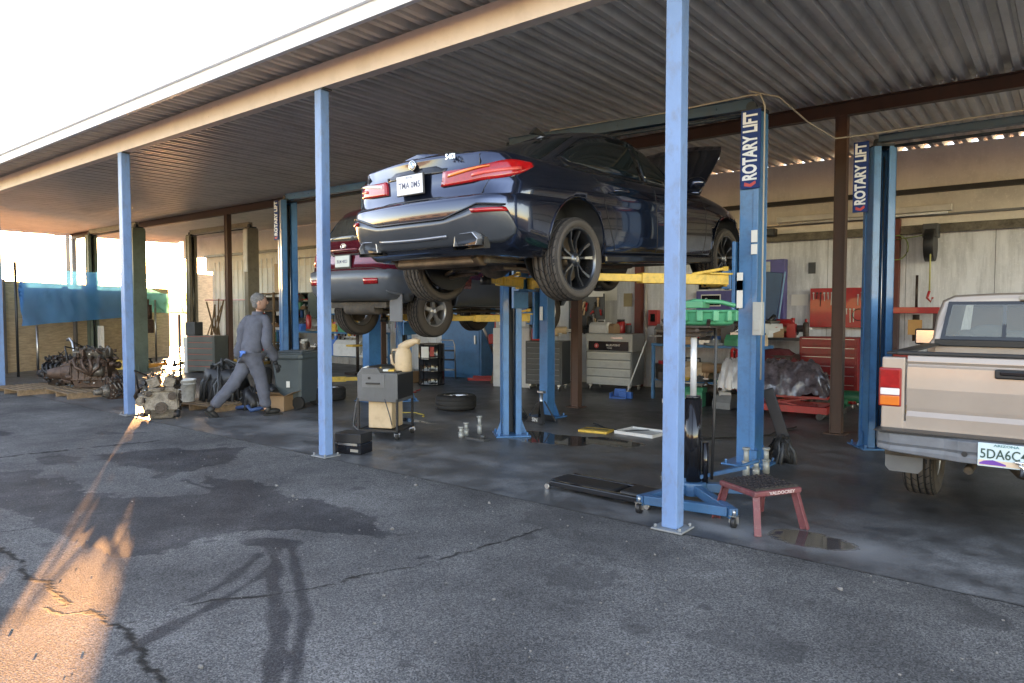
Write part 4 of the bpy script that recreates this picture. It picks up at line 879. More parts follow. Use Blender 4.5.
    fr_.grid([[V(a, yy(z)+dy, z) for a, z in cc] for dy in (0, -.012)]+[[V(a, yy(z)-.012, z) for a, z in ci], [V(a, yy(z)+.02, z) for a, z in ci]], closed=True, smooth=False)
    for xx in (-.24, .24): fr_.bar((xx, yy(1.32)-.008, 1.32), (xx, yy(1.61)-.008, 1.61), .03, .02)
    fr_.build('window_gasket', blackg, cab)
    q = MB(); q.bb((-.14, 1.985, 1.655), (.14, 2.03, 1.69)); bl = q.build('brake_lamp', M('lamp_surround2', (.35, .33, .3), .4), cab, .006); q = MB(); q.bb((-.07, 1.978, 1.66), (.07, 1.986, 1.685)); q.build('lens', lensred, bl)
    # interior: seat, headrests, windscreen, mirror
    q = MB(); q.box((0, 2.35, 1.15), (1.3, .18, .45)); q.build('seat', M('grey_cloth', (.16, .16, .16), .9), cab, .06, 3)
    q = MB()
    for xx in (-.38, .38): q.ball((xx, 2.3, 1.34), .17, sq=(1, .4, .55))
    q.build('headrest', M('grey_cloth', (.16, .16, .16), .9), cab)
    q = MB(); q.box((.05, 3.1, 1.56), (.2, .02, .06)); q.build('inside_mirror', black, cab, .01)
    q = MB(); q.add([V(-.64, 3.4, 1.3), V(.64, 3.4, 1.3), V(.58, 3.07, 1.62), V(-.58, 3.07, 1.62)], [range(4)]); q.build('windscreen', glassy('cab_glass2', (.75, .82, .82), .05), cab)
    for s in (1, -1):
        q = MB(); q.box((s*1.0, 3.0, 1.28), (.2, .1, .17)); q.bar((s*.84, 3.0, 1.24), (s*.95, 3.0, 1.26), .04, .04); mo = q.build('door_mirror', black, cab, .02); q = MB(); q.box((s*1.0, 2.945, 1.28), (.17, .006, .14)); q.build('mirror_glass', chrome, mo, .01)
    fr = MB(); fr.box((0, 3.85, .95), (1.66, 1.7, .55)); fr.build('engine_bay', tan, root, .12, 4)
    ch = MB(); ch.bb((-.45, .05, .50), (-.37, 4.4, .60)); ch.bb((.37, .05, .50), (.45, 4.4, .60)); ch.cyl((-.7, 1.12, .36), (.7, 1.12, .36), .05, n=12); ch.ball((0, 1.12, .36), .15); ch.bb((-.5, .3, .45), (.5, .5, .52)); ch.cyl((-.30, .05, .44), (-.30, .9, .44), .03, n=10); ch.bb((-.82, .0, .5), (.82, .04, .69)); ch.build('chassis', M('dirty_underbody', (.06, .05, .04), .8), root, .01)
    q = MB(); q.ball((.18, .75, .45), .30, sq=(1, 1, .28)); q.build('spare_wheel', rubber, root)
    return root
pk = pickup(); pk.location = (-.25, 5.75, .035); pk.rotation_euler = (0, 0, 0)
# ------------------------------------------------------------------ two-post lifts
signblue = M('sign_blue', (.008, .035, .15), .5, var=.05, spec=.2); signwhite = M('sign_white', (.75, .76, .78), .4, var=.03); signred = M('sign_red', (.5, .03, .03), .4)
def column(root, x, y, face, H=3.72, sign=None, paint=liftblue, slot=True, wd=.24, dp=.19, turn=0):
    """face = direction (+1/-1 in x) the open side looks; steel channel column"""
    b = MB(); t = .012
    b.bb((x-face*dp/2, y-wd/2, .02), (x-face*(dp/2-t), y+wd/2, H))
    for s in (1, -1):
        b.bb((x-face*(dp/2-t), y+s*wd/2, .02), (x+face*dp/2, y+s*(wd/2-t), H))
        b.bb((x+face*dp/2, y+s*wd/2, .02), (x+face*(dp/2-t), y+s*.045, H))
        b.bb((x-face*dp*.5, y+s*(wd/2+.012), .02), (x-face*dp*.22, y+s*(wd/2+.002), H*.985))
    c = b.build('column', paint, root, .004)
    q = MB(); q.bb((x-face*(dp/2-.03), y-.042, .03), (x-face*(dp/2-.05), y+.042, H-.05)); q.bb((x-face*.02, y-.03, .05), (x-face*0, y-.015, H-.1)); q.build('slot', liftdark, c)
    q = MB(); q.cyl((x+face*.02, y+.03, .05), (x+face*.02, y+.03, H-.1), .009, n=8); q.build('cable', steel, c)
    q = MB(); q.bb((x-.22, y-.22, .005), (x+.22, y+.22, .022))
    for a in (-1, 1):
        for e in (-1, 1): q.cyl((x+a*.18, y+e*.18, .02), (x+a*.18, y+e*.18, .06), .014, n=6)
    q.build('base_plate', paint, c, .003)
    q = MB()
    for e in (-1, 1): q.prism([(x-face*dp/2, .022), (x-face*(dp/2+.09), .022), (x-face*dp/2, .22)], y+e*.09, y+e*.10, axis='y')
    for e in (-1, 1): q.prism([(y+e*(wd/2+.012), .022), (y+e*(wd/2+.08), .022), (y+e*(wd/2+.012), .2)], x-.006, x+.006, axis='x')
    q.build('gusset', paint, c)
    q = MB(); q.bb((x-.11, y-.10, H), (x+.11, y+.10, H+.03)); q.cyl((x-.02, y-.06, H+.06), (x-.02, y+.0, H+.06), .05, n=16); q.build('head_plate', liftdark, c)
    if turn:
        mm = Matrix.Translation((x, y, 0)) @ Matrix.Rotation(turn, 4, 'Z') @ Matrix.Translation((-x, -y, 0))
        for o_ in [c]+list(c.children): o_.data.transform(mm)
    if sign:
        sx0, sx1, z0, z1 = sign; q = MB(); yf = y-wd/2-.018; q.bb((sx0, yf-.014, z0), (sx1, yf, z1)); sgn = q.build('sign', signblue, c, .002)
        xc = (sx0+sx1)/2; wdt = sx1-sx0
        text('sign_lettering', 'ROTARY LIFT', wdt*.98, signwhite, sgn, frame((xc+.002, yf-.0145, (z0+z1)/2+.03), (0, 0, 1), (-1, 0, 0)), .0012, wdt*.035, sx=(z1-z0)*.86/(wdt*.98*5.9))
        q = MB(); q.add([(xc-wdt*.3, yf-.0155, z0+.03), (xc+wdt*.05, yf-.0155, z0+.015), (xc+wdt*.3, yf-.0155, z0+.045), (xc+wdt*.28, yf-.0155, z0+.075), (xc, yf-.0155, z0+.045), (xc-wdt*.28, yf-.0155, z0+.065)], [range(6)]); q.build('sign_emblem', signred, sgn)
    return c
def carriage(root, x, y, face, z, paint, arms, wd=.30):
    b = MB(); b.bb((x+face*.125, y-wd/2, z-.35), (x+face*.16, y+wd/2, z+.35)); b.bb((x+face*.16, y-wd/2-.02, z+.03), (x+face*.26, y+wd/2+.02, z+.05)); b.bb((x+face*.16, y-wd/2-.02, z-.13), (x+face*.26, y+wd/2+.02, z-.11))
    for s in (-1, 1): b.bb((x+face*.16, y+s*(wd/2+.02), z-.13), (x+face*.20, y+s*(wd/2), z+.05)); b.cyl((x+face*.22, y+s*wd/2*.8, z-.14), (x+face*.22, y+s*wd/2*.8, z+.07), .025, n=10)
    c = b.build('carriage', paint, root, .005)
    for (ex, ey) in arms:
        s = 1 if ey > y else -1; p = V(x+face*.22, y+s*wd/2*.8, z-.04); e = V(ex, ey, z-.04); d = (e-p).normalized(); L = (e-p).length
        a = MB(); a.bar(p-d*.02, p+d*L*.62, .11, .10); a.bar(p+d*L*.5+V(0, 0, .002), e, .08, .072)
        a.bar(p-d*.03+V(0, 0, .06), p+d*.28+V(0, 0, .06), .16, .02); a.cyl(p+V(0, 0, -.07), p+V(0, 0, .075), .05, n=14)
        a.prism([(0, 0)]*0 or [(0, .05), (.0, .14), (.08, .14), (.42, .05)], -.008, .008, axis='y') if False else None
        q = p+d*.02; a.bar(q+V(0, 0, .12), p+d*.45+V(0, 0, .05), .012, .03); a.bar(q+V(0, 0, .04), q+V(0, 0, .14), .06, .03)
        ar = a.build('arm', yellow, c, .006, seg=2)
        a = MB(); a.cyl(e+V(0, 0, -.06), e+V(0, 0, .02), .06, n=16); a.cyl(e+V(0, 0, .02), e+V(0, 0, .09), .03, n=12); a.cyl(e+V(0, 0, .09), e+V(0, 0, .115), .06, n=16); a.build('lift_pad', black, ar)
    return c
def overhead(root, x0, y0, x1, y1, z, paint, ht=.11):
    b = MB(); b.bar((x0, y0, z), (x1, y1, z), .10, ht); b.bar((x0, y0-.052, z+ht/2), (x1, y1-.052, z+ht/2), .02, .012)
    for t in (.12, .3, .5, .7, .88): p = V(x0, y0, z).lerp(V(x1, y1, z), t); b.cyl(p+V(0, -.05, 0), p+V(0, -.062, 0), .012, n=8)
    o = b.build('overhead_beam', paint, root, .004); b = MB(); b.cyl((x0, y0-.02, z-.10), (x1, y1-.02, z-.10), .018, n=8); b.build('shutoff_bar', liftdark, o); return o
# lift under the blue sedan
LA = thing('two_post_lift', 'blue two post lift with yellow arms carrying the dark blue sedan', 'car lift', (0, 0, 0))
xl, yl, xr, yr = -5.60, 7.0, -2.60, 7.22
c = column(LA, xl, yl, 1, H=3.60, turn=-.75); carriage(LA, xl, yl, 1, 1.97, liftblue, [(-4.95, 5.75), (-4.95, 8.0)])
c = column(LA, xr, yr, -1, H=3.60, sign=(xr-.085, xr+.115, 2.82, 3.60)); carriage(LA, xr, yr, -1, 1.95, liftblue, [(-3.62, 5.55), (-3.55, 8.2)])
overhead(LA, xl, yl, xr-.02, yr, 3.69, M('lift_beam_blue', (.012, .045, .085), .45, dirt=.4))
q = MB(); q.tube([(xr+.15, yr-.14, .9), (xr+.15, yr-.14, 2.2), (xr+.15, yr-.14, 3.62), (xr+.10, yr-.12, 3.74), (xr-.0, yr-.1, 3.76), (-3.5, 7.1, 3.74), (xl+.6, 7.0, 3.76)], .009, n=8); q.build('hydraulic_hose', M('white_hose', (.36, .32, .27), .5), LA)
for z0, z1, mt in ((1.62, 1.98, paper), (1.80, 1.90, M('tan_label', (.6, .35, .2), .6)), (2.28, 2.40, paper), (2.16, 2.26, paper)):
    q = MB(); x0 = xr-.10 if z0 < 2.1 else xr+.04; q.bb((x0, yr-.160, z0), (x0+.06, yr-.152, z1)); q.build('warning_label', mt, LA)
q = MB(); q.bb((xr+.10, yr-.26, 1.35), (xr+.19, yr-.18, 1.68)); q.bb((xr+.115, yr-.27, 1.4), (xr+.175, yr-.26, 1.5)); q.build('control_box', M('pale_grey', (.4, .4, .38), .5), LA, .008)
q = MB(); q.bb((xr+.02, yr-.19, .02), (xr+.14, yr-.10, .18)); q.build('foot_guard', liftblue, LA)
# lift under the red sport utility car
LB = thing('two_post_lift', 'blue two post lift with yellow arms carrying the red sport utility car', 'car lift')
column(LB, -9.22, 8.5, 1, H=3.65, turn=-.6); carriage(LB, -9.22, 8.5, 1, 1.52, liftblue, [(-8.25, 7.2), (-8.2, 9.3)])
column(LB, -6.12, 8.5, -1, H=3.65, wd=.17, dp=.15); carriage(LB, -6.12, 8.5, -1, 1.52, liftblue, [(-7.0, 7.1), (-7.0, 9.3)])
overhead(LB, -9.22, 8.5, -6.12, 8.5, 3.72, liftblue)
q = MB(); q.bb((-6.17, 8.385, 1.45), (-6.12, 8.395, 1.65)); q.build('label', paper, LB)
# lift seen behind the walking mechanic
LF = thing('two_post_lift', 'empty blue two post lift beside the grey wheelie bin', 'car lift')
column(LF, -11.93, 8.0, 1, H=3.70, turn=-.4, sign=(-12.12, -11.98, 2.95, 3.70), wd=.30, dp=.28)
column(LF, -9.62, 8.1, -1, H=3.70); overhead(LF, -11.93, 8.0, -9.62, 8.1, 3.77, liftblue)
carriage(LF, -11.93, 8.0, 1, .28, liftblue, [(-10.9, 7.4), (-10.9, 9.2)])
# lift beside the pickup
LC = thing('two_post_lift', 'blue two post lift standing between the brown post and the tan pickup', 'car lift')
column(LC, -1.78, 9.0, 1, H=3.45, turn=-.95, sign=(-2.035, -1.875, 2.72, 3.52), wd=.25, dp=.22); carriage(LC, -1.78, 9.0, 1, .42, liftblue, [(-1.50, 8.15), (-1.0, 10.0)])
column(LC, 1.6, 9.0, -1, H=3.45); overhead(LC, -1.8, 9.0, 1.6, 9.0, 3.55, M('lift_beam_blue', (.02, .075, .13), .45), ht=.075)
q = MB(); q.tube([(-2.62, 7.12, 3.80), (-2.45, 7.5, 3.80), (-2.30, 8.0, 3.62), (-2.15, 8.5, 3.52), (-1.9, 8.8, 3.58), (-1.0, 8.9, 3.62), (1.0, 8.9, 3.64)], .009, n=6); q.build('hose', M('white_hose', (.36, .32, .27), .5), LC)
# lifts at the sunlit far end
tanl = M('faded_lift_paint', (.19, .17, .13), .5, dirt=.5)
def far_lift(lab, u0, u1, wv, paint, H=3.7, drop=.15):
    ps = []
    for u in (u0, u1):
        p = F0*wv+RT*((u-512)/FPX*wv); ps.append(p)
    L = thing('two_post_lift', lab, 'car lift'); 
    y = ps[0].y; d = _ray(u1, 300); x1 = d.x/d.y*y
    column(L, ps[0].x, y, 1, H=H, paint=paint, wd=.24); column(L, x1, y, -1, H=H, paint=paint, wd=.30)
    carriage(L, ps[0].x, y, 1, drop, liftblue, [(ps[0].x+.9, y-1.0), (ps[0].x+1.0, y+1.1)]); carriage(L, x1, y, -1, drop, liftblue, [(x1-.9, y-1.0), (x1-1.0, y+1.1)])
    overhead(L, ps[0].x, y, x1, y, H+.1, tanl); return L, ps[0].x, x1, y
far_lift('farthest two post lift, between the thin blue end post and the second blue post', 93.5, 139, 20.0, M('olive_blue_lift', (.11, .14, .11), .5, dirt=.4))
L3, xa, xb, yy3 = far_lift('faded tan two post lift in front of the white wall end', 193, 252, 20.6, tanl, H=3.75)
q = MB(); q.bb((xb-.05, yy3-.20, 2.6), (xb+.12, yy3-.17, 3.7)); q.build('pale_cover', M('pale_grey2', (.6, .6, .58), .5), L3)
p = G(151, 360); t = thing('power_unit', 'motor and switch box hung on the dark lift column beside the second blue post', 'motor', (0, 0, 0)); P = F0*19.6+RT*((148-512)/FPX*19.6)
q = MB(); q.cyl((P.x, P.y, 1.35), (P.x, P.y, 1.75), .11, n=14); q.bb((P.x-.3, P.y-.08, 1.05), (P.x-.08, P.y+.08, 1.9)); q.build('motor', engbrown, t); q = MB(); q.box((P.x+.05, P.y, 1.15), (.22, .2, .38)); q.build('oil_tank', engbrown, t, .02)
q = MB(); q.bb((P.x-.30, P.y-.10, 1.35), (P.x-.12, P.y-.083, 1.62)); q.bb((P.x-.30, P.y-.10, .95), (P.x-.12, P.y-.083, 1.25)); q.build('label', paper, t)
# ------------------------------------------------------------------ the mechanic
def skin_mesh(name, verts, edges, radii, mats, parent, sub=2, root=0):
    me = bpy.data.meshes.new(name); me.from_pydata([V(*v) for v in verts], edges, []); o = bpy.data.objects.new(name, me); COL.objects.link(o)
    me.materials.append(mats[0])
    md = o.modifiers.new('s', 'SKIN'); md.use_smooth_shade = True; md.branch_smoothing = .6
    for i, r in enumerate(radii):
        me.skin_vertices[0].data[i].radius = (r, r) if not isinstance(r, tuple) else r
    me.skin_vertices[0].data[root].use_root = True
    s = o.modifiers.new('ss', 'SUBSURF'); s.levels = sub; s.render_levels = sub
    realise(o); o.parent = parent
    for p in o.data.polygons: p.use_smooth = True
    return o
skinm = M('skin', (.48, .27, .19), .5, var=.08, sc=12)
cloth = M('grey_blue_work_cloth', (.088, .095, .12), .85, var=.25, sc=7, bump=.7, bsc=18, dirt=.2, dcol=(.07, .075, .09))
glove = M('black_glove', (.02, .022, .025), .6)
boot = M('black_boot', (.018, .017, .016), .55)
man = thing('person', 'person in grey blue work clothes walking past the wheelie bin, seen from behind', 'person', (-9.66, 5.80, .004), R_(74))
man.scale = (1.03,)*3
# local frame: x = walking direction, y = left, z up
Hd = 1.80
body_v = [(0, 0, .95), (.02, 0, 1.12), (.05, 0, 1.30), (.07, 0, 1.44), (.09, 0, 1.53), (.115, 0, 1.62), (.125, 0, 1.70),
          (.07, .15, 1.43), (-.02, .22, 1.20), (-.03, .25, 1.02), (.03, .26, .84), (.04, .26, .78),
          (.06, -.16, 1.43), (.09, -.25, 1.19), (.13, -.28, 1.00), (.22, -.27, .80), (.235, -.265, .74),
          (0, .09, .90), (-.18, .10, .52), (-.49, .15, .16), (-.55, .17, .07),
          (0, -.09, .90), (.13, -.10, .50), (.18, -.10, .10), (.25, -.10, .045)]
body_e = [(0, 1), (1, 2), (2, 3), (3, 4), (4, 5), (5, 6), (3, 7), (7, 8), (8, 9), (9, 10), (10, 11), (3, 12), (12, 13), (13, 14), (14, 15), (15, 16), (0, 17), (17, 18), (18, 19), (19, 20), (0, 21), (21, 22), (22, 23), (23, 24)]
body_r = [.10, .10, .10, .10, .055, .05, .035, .03, .022, .018, .02, .02, .035, .03, .022, .018, .02, .06, .045, .035, .035, .06, .045, .035, .035]
body_r[0] = (.10, .08); body_r[1] = (.10, .08); body_r[2] = (.12, .08); body_r[3] = (.11, .07)
def twist(P, ang=.50):
    out = []
    for p in P:
        k = max(0, min(1, (p[2]-.95)/.35)) if p[2] > .95 else (1 if abs(p[1]) > .2 else 0); a_ = ang*k
        p = (p[0]+max(0, p[2]-.95)*.16, p[1], p[2])
        out.append((p[0]*math.cos(a_)-p[1]*math.sin(a_), p[0]*math.sin(a_)+p[1]*math.cos(a_), p[2]))
    return out
HANDS = twist([(.035, .262, .80), (.225, -.27, .76)])
body_v = twist(body_v)
bod = skin_mesh('body', body_v, body_e, body_r, [skinm], man)
hd = MB(); hd.ball((.135, 0, 1.685), .105, n=20, sq=(1.02, .80, 1.18)); hd.ball((.185, 0, 1.62), .055, n=12, sq=(.8, .85, .8)); hd.ball((.245, 0, 1.672), .018, n=8, sq=(1, .8, 1.4))
for s in (1, -1): hd.ball((.115, s*.084, 1.67), .026, n=8, sq=(.8, .45, 1.25))
HX = V(.12, 0, 0); HX = V((.12)*1.0, 0, 0); ho_ = hd.build('head', skinm, bod, loc=(.02, .055, -.015), rot=(0, .0, -.12))
hr = MB(); hr.ball((.112, 0, 1.722), .106, n=22, sq=(.98, .84, .92), nz=.12, seed=3); hr.ball((.075, 0, 1.655), .078, n=14, sq=(.6, 1.0, .85), nz=.2); hr.build('hair', M('grey_hair', (.17, .165, .16), .9, var=.5, sc=40, bump=1, bsc=90), bod, loc=(.02, .055, -.015), rot=(0, 0, -.12))
jv = [(0, 0, .87), (.01, 0, 1.04), (.03, 0, 1.22), (.06, 0, 1.40), (.075, 0, 1.49), (.065, .155, 1.435), (0, .215, 1.28), (-.03, .245, 1.08), (.01, .26, .92), (.03, .262, .84), (.055, -.16, 1.435), (.075, -.225, 1.28), (.10, -.275, 1.06), (.17, -.28, .90), (.21, -.272, .80)]
je = [(0, 1), (1, 2), (2, 3), (3, 4), (3, 5), (5, 6), (6, 7), (7, 8), (8, 9), (3, 10), (10, 11), (11, 12), (12, 13), (13, 14)]
jr = [(.205, .15), (.205, .15), (.225, .15), (.20, .13), .075, .09, .082, .078, .074, .066, .09, .082, .078, .074, .066]
def folds(o, amp=.008, sc=9, seed=0):
    for v in o.data.vertices:
        p = v.co; n = v.normal; f = noise.noise(V(p.x*sc+seed, p.y*sc, p.z*sc*1.7))+.5*abs(noise.noise(V(p.x*sc*2, p.y*sc*2+seed, p.z*sc*3.5))); v.co = p+n*f*amp
jk = skin_mesh('jacket', twist(jv), je, jr, [cloth], bod, sub=3); folds(jk, .011, 7)
cl = MB(); cl.lathe([(.062, 1.49), (.066, 1.545), (.075, 1.54), (.085, 1.485)], c=(.125, .055, -.015), n=18); cl.build('collar', cloth, jk)
tv = [(0, 0, .99), (-.005, .10, .84), (-.10, .105, .66), (-.21, .115, .48), (-.36, .13, .31), (-.50, .15, .15), (.01, -.10, .84), (.08, -.105, .66), (.13, -.11, .47), (.16, -.105, .27), (.19, -.10, .10)]
te = [(0, 1), (1, 2), (2, 3), (3, 4), (4, 5), (0, 6), (6, 7), (7, 8), (8, 9), (9, 10)]
tr_ = [(.18, .135), .125, .11, .095, .085, .09, .125, .11, .095, .085, .092]
trs = skin_mesh('trousers', tv, te, tr_, [cloth], bod, sub=3); folds(trs, .013, 8, 4)
bl = MB(); bl.lathe([(.001, .945), (.172, .945), (.178, .99), (.17, 1.02)], c=(0, 0, 0), n=28)
for i, v in enumerate(bl.v): bl.v[i] = (v[0]*.70, v[1]*.92, v[2]-.04)
bl.build('waistband', M('grey_blue_belt', (.10, .11, .145), .8), trs)
rg = MB(); rg.grid([[V(-.165+.004*math.sin(i*2.1+j)+.012*i, -.05-.028*i, .87+.03*j+.004*math.sin(j*2+i)) for i in range(5)] for j in range(4)]); o_ = rg.build('blue_rag', bluepl, trs); s_ = o_.modifiers.new('t', 'SOLIDIFY'); s_.thickness = .012
for (ax, ay, az), dx, rz_, pit in (((-.53, .155, .085), 1, .1, -.75), ((.23, -.10, .06), 1, 0, 0)):
    b = MB(); b.ball((.05, 0, 0), .055, n=14, sq=(2.1, .85, .85)); b.ball((-.02, 0, .03), .06, n=12, sq=(.9, .85, 1.2)); b.box((.05, 0, -.045), (.27, .095, .022)); o_ = b.build('boot', boot, bod, loc=(ax, ay, az), rot=(0, -pit, rz_))
def hand(loc, curl, side):
    b = MB(); b.ball((0, 0, -.045), .045, n=10, sq=(.75, .45, 1.15)); b.tube([(0, 0, .04), (0, 0, -.01)], [.034, .030], n=10)
    for k, (x, L) in enumerate(((-.026, .062), (-.009, .072), (.009, .068), (.026, .055))):
        b.tube([(x, 0, -.075), (x, -.008*side, -.075-L*.5), (x, -.028*side, -.075-L*.85), (x, -.045*side, -.075-L*.92)], [.010, .0095, .009, .007], n=6)
    b.tube([(.028, 0, -.03), (.050, -.012*side, -.055), (.052, -.025*side, -.085)], [.012, .011, .009], n=6); o_ = b.build('hand', glove, bod, loc=loc, rot=(0, curl, 0)); return o_
hand(HANDS[0], -.1, 1); hand(HANDS[1], -.35, -1)
# ------------------------------------------------------------------ small props
def at_(u, v): p = G(u, v); return (p.x, p.y, .005)
def tyre_flat(name, label, u, v, R=.33, w_=.23, grp=None, stack=1):
    x, y, z = at_(u, v); t = thing(name, label, 'tyre', (x, y, z), 0, grp)
    b = MB(); r = R*.62; b.lathe([(r, .02), (r+.02, .0), (R-.03, .005), (R, .04), (R, w_*.3), (R-.006, w_*.32), (R, w_*.36), (R, w_*.62), (R-.006, w_*.64), (R, w_*.68), (R, w_-.04), (R-.03, w_-.004), (r+.02, w_), (r, w_-.02), (r-.01, w_*.5), (r, .02)], n=40); b.build('tyre_casing', rubber, t)
    b = MB(); b.lathe([(r-.012, w_-.02), (r-.02, w_*.6), (.08, w_*.55), (.06, w_*.75), (.0001, w_*.75)], n=32); b.lathe([(r+.003, w_-.015), (r-.016, w_+.002), (r-.02, w_-.03)], n=32)
    for k in range(5): a = 2*PI*k/5; b.bar((math.cos(a)*.06, math.sin(a)*.06, w_*.7), (math.cos(a)*(r-.02), math.sin(a)*(r-.02), w_*.85), .05, .02)
    b.build('rim', steel, t); return t
tyre_flat('loose_wheel', 'loose car wheel lying flat on the floor behind the fluid cart', 456, 409)
tyre_flat('loose_wheel', 'loose car wheel lying flat beyond the third blue post', 327, 400)
# red-brown step stool
t = thing('step_stool', 'dark red plastic step stool with black ribbed top beside the round puddle', 'step stool', (-1.80, 5.22, .005), R_(60))
b = MB(); tw, td, h = .215, .20, .315
b.bb((-tw, -td, h-.055), (tw, td, h-.012)); top = b.build('step_frame', stoolred, t, .012, 3)
b = MB(); b.bb((-tw+.02, -td+.018, h-.014), (tw-.02, td-.018, h)); pad = b.build('tread_pad', black, top)
b = MB()
for i in range(9): b.bb((-tw+.025+i*.043, -td+.022, h), (-tw+.037+i*.043, td-.022, h+.008))
for j in range(6): b.bb((-tw+.025, -td+.03+j*.062, h), (tw-.025, -td+.04+j*.062, h+.0065))
b.build('tread_ribs', M('rib_black', (.03, .022, .022), .6), pad)
for sx in (-1, 1):
    for sy in (-1, 1):
        b = MB(); p0 = V(sx*(tw-.03), sy*(td-.025), h-.03); p1 = V(sx*(tw+.012), sy*(td+.05), 0.0)
        b.bar(p0, p1, .05, .012); b.bar(p0+V(-sx*.02, -sy*.015, 0), p1+V(-sx*.025, -sy*.02, 0), .012, .045); b.build('leg', stoolred, t, .004)
text('maker_lettering', 'VALDOCREY', .032, M('stool_letter', (.55, .42, .40), .6), top, frame((.03, -td-.0012, h-.034), (1, 0, 0), (0, 0, 1)), .001, .0008, sx=1.25)
# transmission jack
jx, jy = -2.46, 5.50
t = thing('transmission_jack', 'blue wheeled transmission jack with chrome ram and black cylinder behind the nearest blue post', 'jack', (jx, jy, .005), 0)
b = MB(); jb = M('jack_blue', (.025, .11, .22), .4, dirt=.4)
legs = [(-.17, -.60), (.55, -.50), (.46, .33), (-.40, .30)]
for (lx, ly) in legs: b.bar((0, 0, .12), (lx, ly, .10), .07, .075)
b.bar((-.13, -.585, .112), (.50, -.495, .112), .06, .07); b.cyl((0, 0, .06), (0, 0, .17), .12, n=20); base = b.build('base_frame', jb, t, .006)
for (lx, ly) in legs:
    c_ = MB(); c_.cyl((lx-.015, ly, .04), (lx+.015, ly, .04), .04, n=16); cw = c_.build('castor', black, base); c_ = MB(); c_.bar((lx-.022, ly, .03), (lx-.022, ly, .085), .004, .03, up=(1, 0, 0)); c_.bar((lx+.022, ly, .03), (lx+.022, ly, .085), .004, .03, up=(1, 0, 0)); c_.box((lx, ly, .088), (.06, .06, .006)); c_.cyl((lx, ly, .09), (lx, ly, .13), .014, n=10); c_.build('castor_bracket', steel, cw)
b = MB(); b.cyl((0, 0, .16), (0, 0, .86), .072, n=24); b.cyl((0, 0, .86), (0, 0, .885), .06, n=24); b.cyl((.10, .03, .16), (.10, .03, .5), .025, n=12); b.build('cylinder', blackg, t)
b = MB(); b.cyl((0, 0, .88), (0, 0, 1.38), .026, n=20); b.build('ram', M('bright_ram', (.75, .75, .76), .35, .35, var=.04), t)
b = MB(); b.box((0, 0, 1.40), (.16, .12, .05)); b.box((0, 0, 1.46), (.42, .34, .02)); 
for sx in (-1, 1):
    b.bar((sx*.18, -.14, 1.46), (sx*.20, -.17, 1.52), .03, .02); b.bar((sx*.18, .14, 1.46), (sx*.20, .17, 1.52), .03, .02); b.cyl((sx*.1, -.17, 1.43), (sx*.1, .17, 1.43), .018, n=10)
b.box((.02, -.05, 1.435), (.1, .1, .05)); b.build('saddle', engdark, t, .004)
b = MB(); b.tube([(.16, .02, .2), (.17, .03, .7), (.17, .05, 1.35), (.13, .1, 1.5)], .013, n=8); b.tube([(-.05, .1, .15), (.25, .25, .26), (.42, .38, .33)], .016, n=8, m=1); b.bar((-.08, -.08, .17), (.38, .2, .30), .03, .03, m=1); b.build('pump_handle', [black, jb], t)
# green drain pan on the jack
t = thing('drain_pan', 'green plastic drain pan resting on the transmission jack', 'drain pan', (jx+.04, jy+.05, 1.475), .1)
b = MB(); prof = [(.0001, 0), (.24, 0), (.27, .02), (.29, .13), (.31, .14), (.31, .155), (.285, .16), (.27, .14), (.25, .03), (.0001, .02)]
b.lathe(prof, n=12)
for i, v in enumerate(b.v): b.v[i] = (v[0]*.98, v[1]*.8, v[2]*.8)
b.build('pan', greenp, t, .006)
b = MB()
for k in range(14): a = 2*PI*k/14; b.box((math.cos(a)*.275, math.sin(a)*.235, .08), (.05, .05, .09), rz=a); b.build('rim_lug', greenp, t, .01, 3); b = MB()
b = MB(); b.tube([(-.2, -.1, .16), (-.05, 0, .2), (.15, .05, .19), (.25, .1, .16)], .02, n=8); b.box((-.12, .03, .17), (.3, .2, .06)); b.build('grip', greenp, t, .01)
# grey lift adapters beside columns
ag = M('adapter_grey', (.36, .37, .35), .5, .3, var=.15, dirt=.3)
def adapter(x, y, h, lab, k):
    t = thing('lift_adapter', lab, 'lift adapter', (x, y, .005), 0, 'steel lift adapters standing on the floor'); b = MB(); b.cyl((0, 0, 0), (0, 0, h*.55), .032, n=16); b.cyl((0, 0, h*.55), (0, 0, h), .024, n=16); b.cyl((0, 0, h*.52), (0, 0, h*.57), .042, n=16); b.build('tube', ag, t); b = MB(); b.cyl((0, 0, h), (0, 0, h+.02), .036, n=16); b.build('cap', ag, t)
for (u, v, h, lab) in ((746, 477, .26, 'tallest grey lift adapter just left of the right lift column foot'), (756, 475, .12, 'short grey lift adapter between the tall ones at the right column foot'), (766, 473.5, .23, 'grey lift adapter farthest right at the right column foot'),
    (461, 438, .12, 'low grey lift adapter leftmost by the left column foot'), (466, 436, .15, 'small grey lift adapter second from left by the left column foot'), (479.5, 434, .21, 'tall grey lift adapter nearest the left column foot')):
    p = G(u, v); adapter(p.x, p.y, h, lab, 0)
t = thing('adapter_holder', 'flat dark steel bracket at the left column foot', 'bracket', at_(478, 440)); b = MB(); b.box((0, 0, .012), (.30, .12, .024)); b.build('plate', darkgrey, t); b = MB(); b.cyl((.08, 0, .024), (.08, 0, .07), .03, n=12); b.build('socket', darkgrey, t)
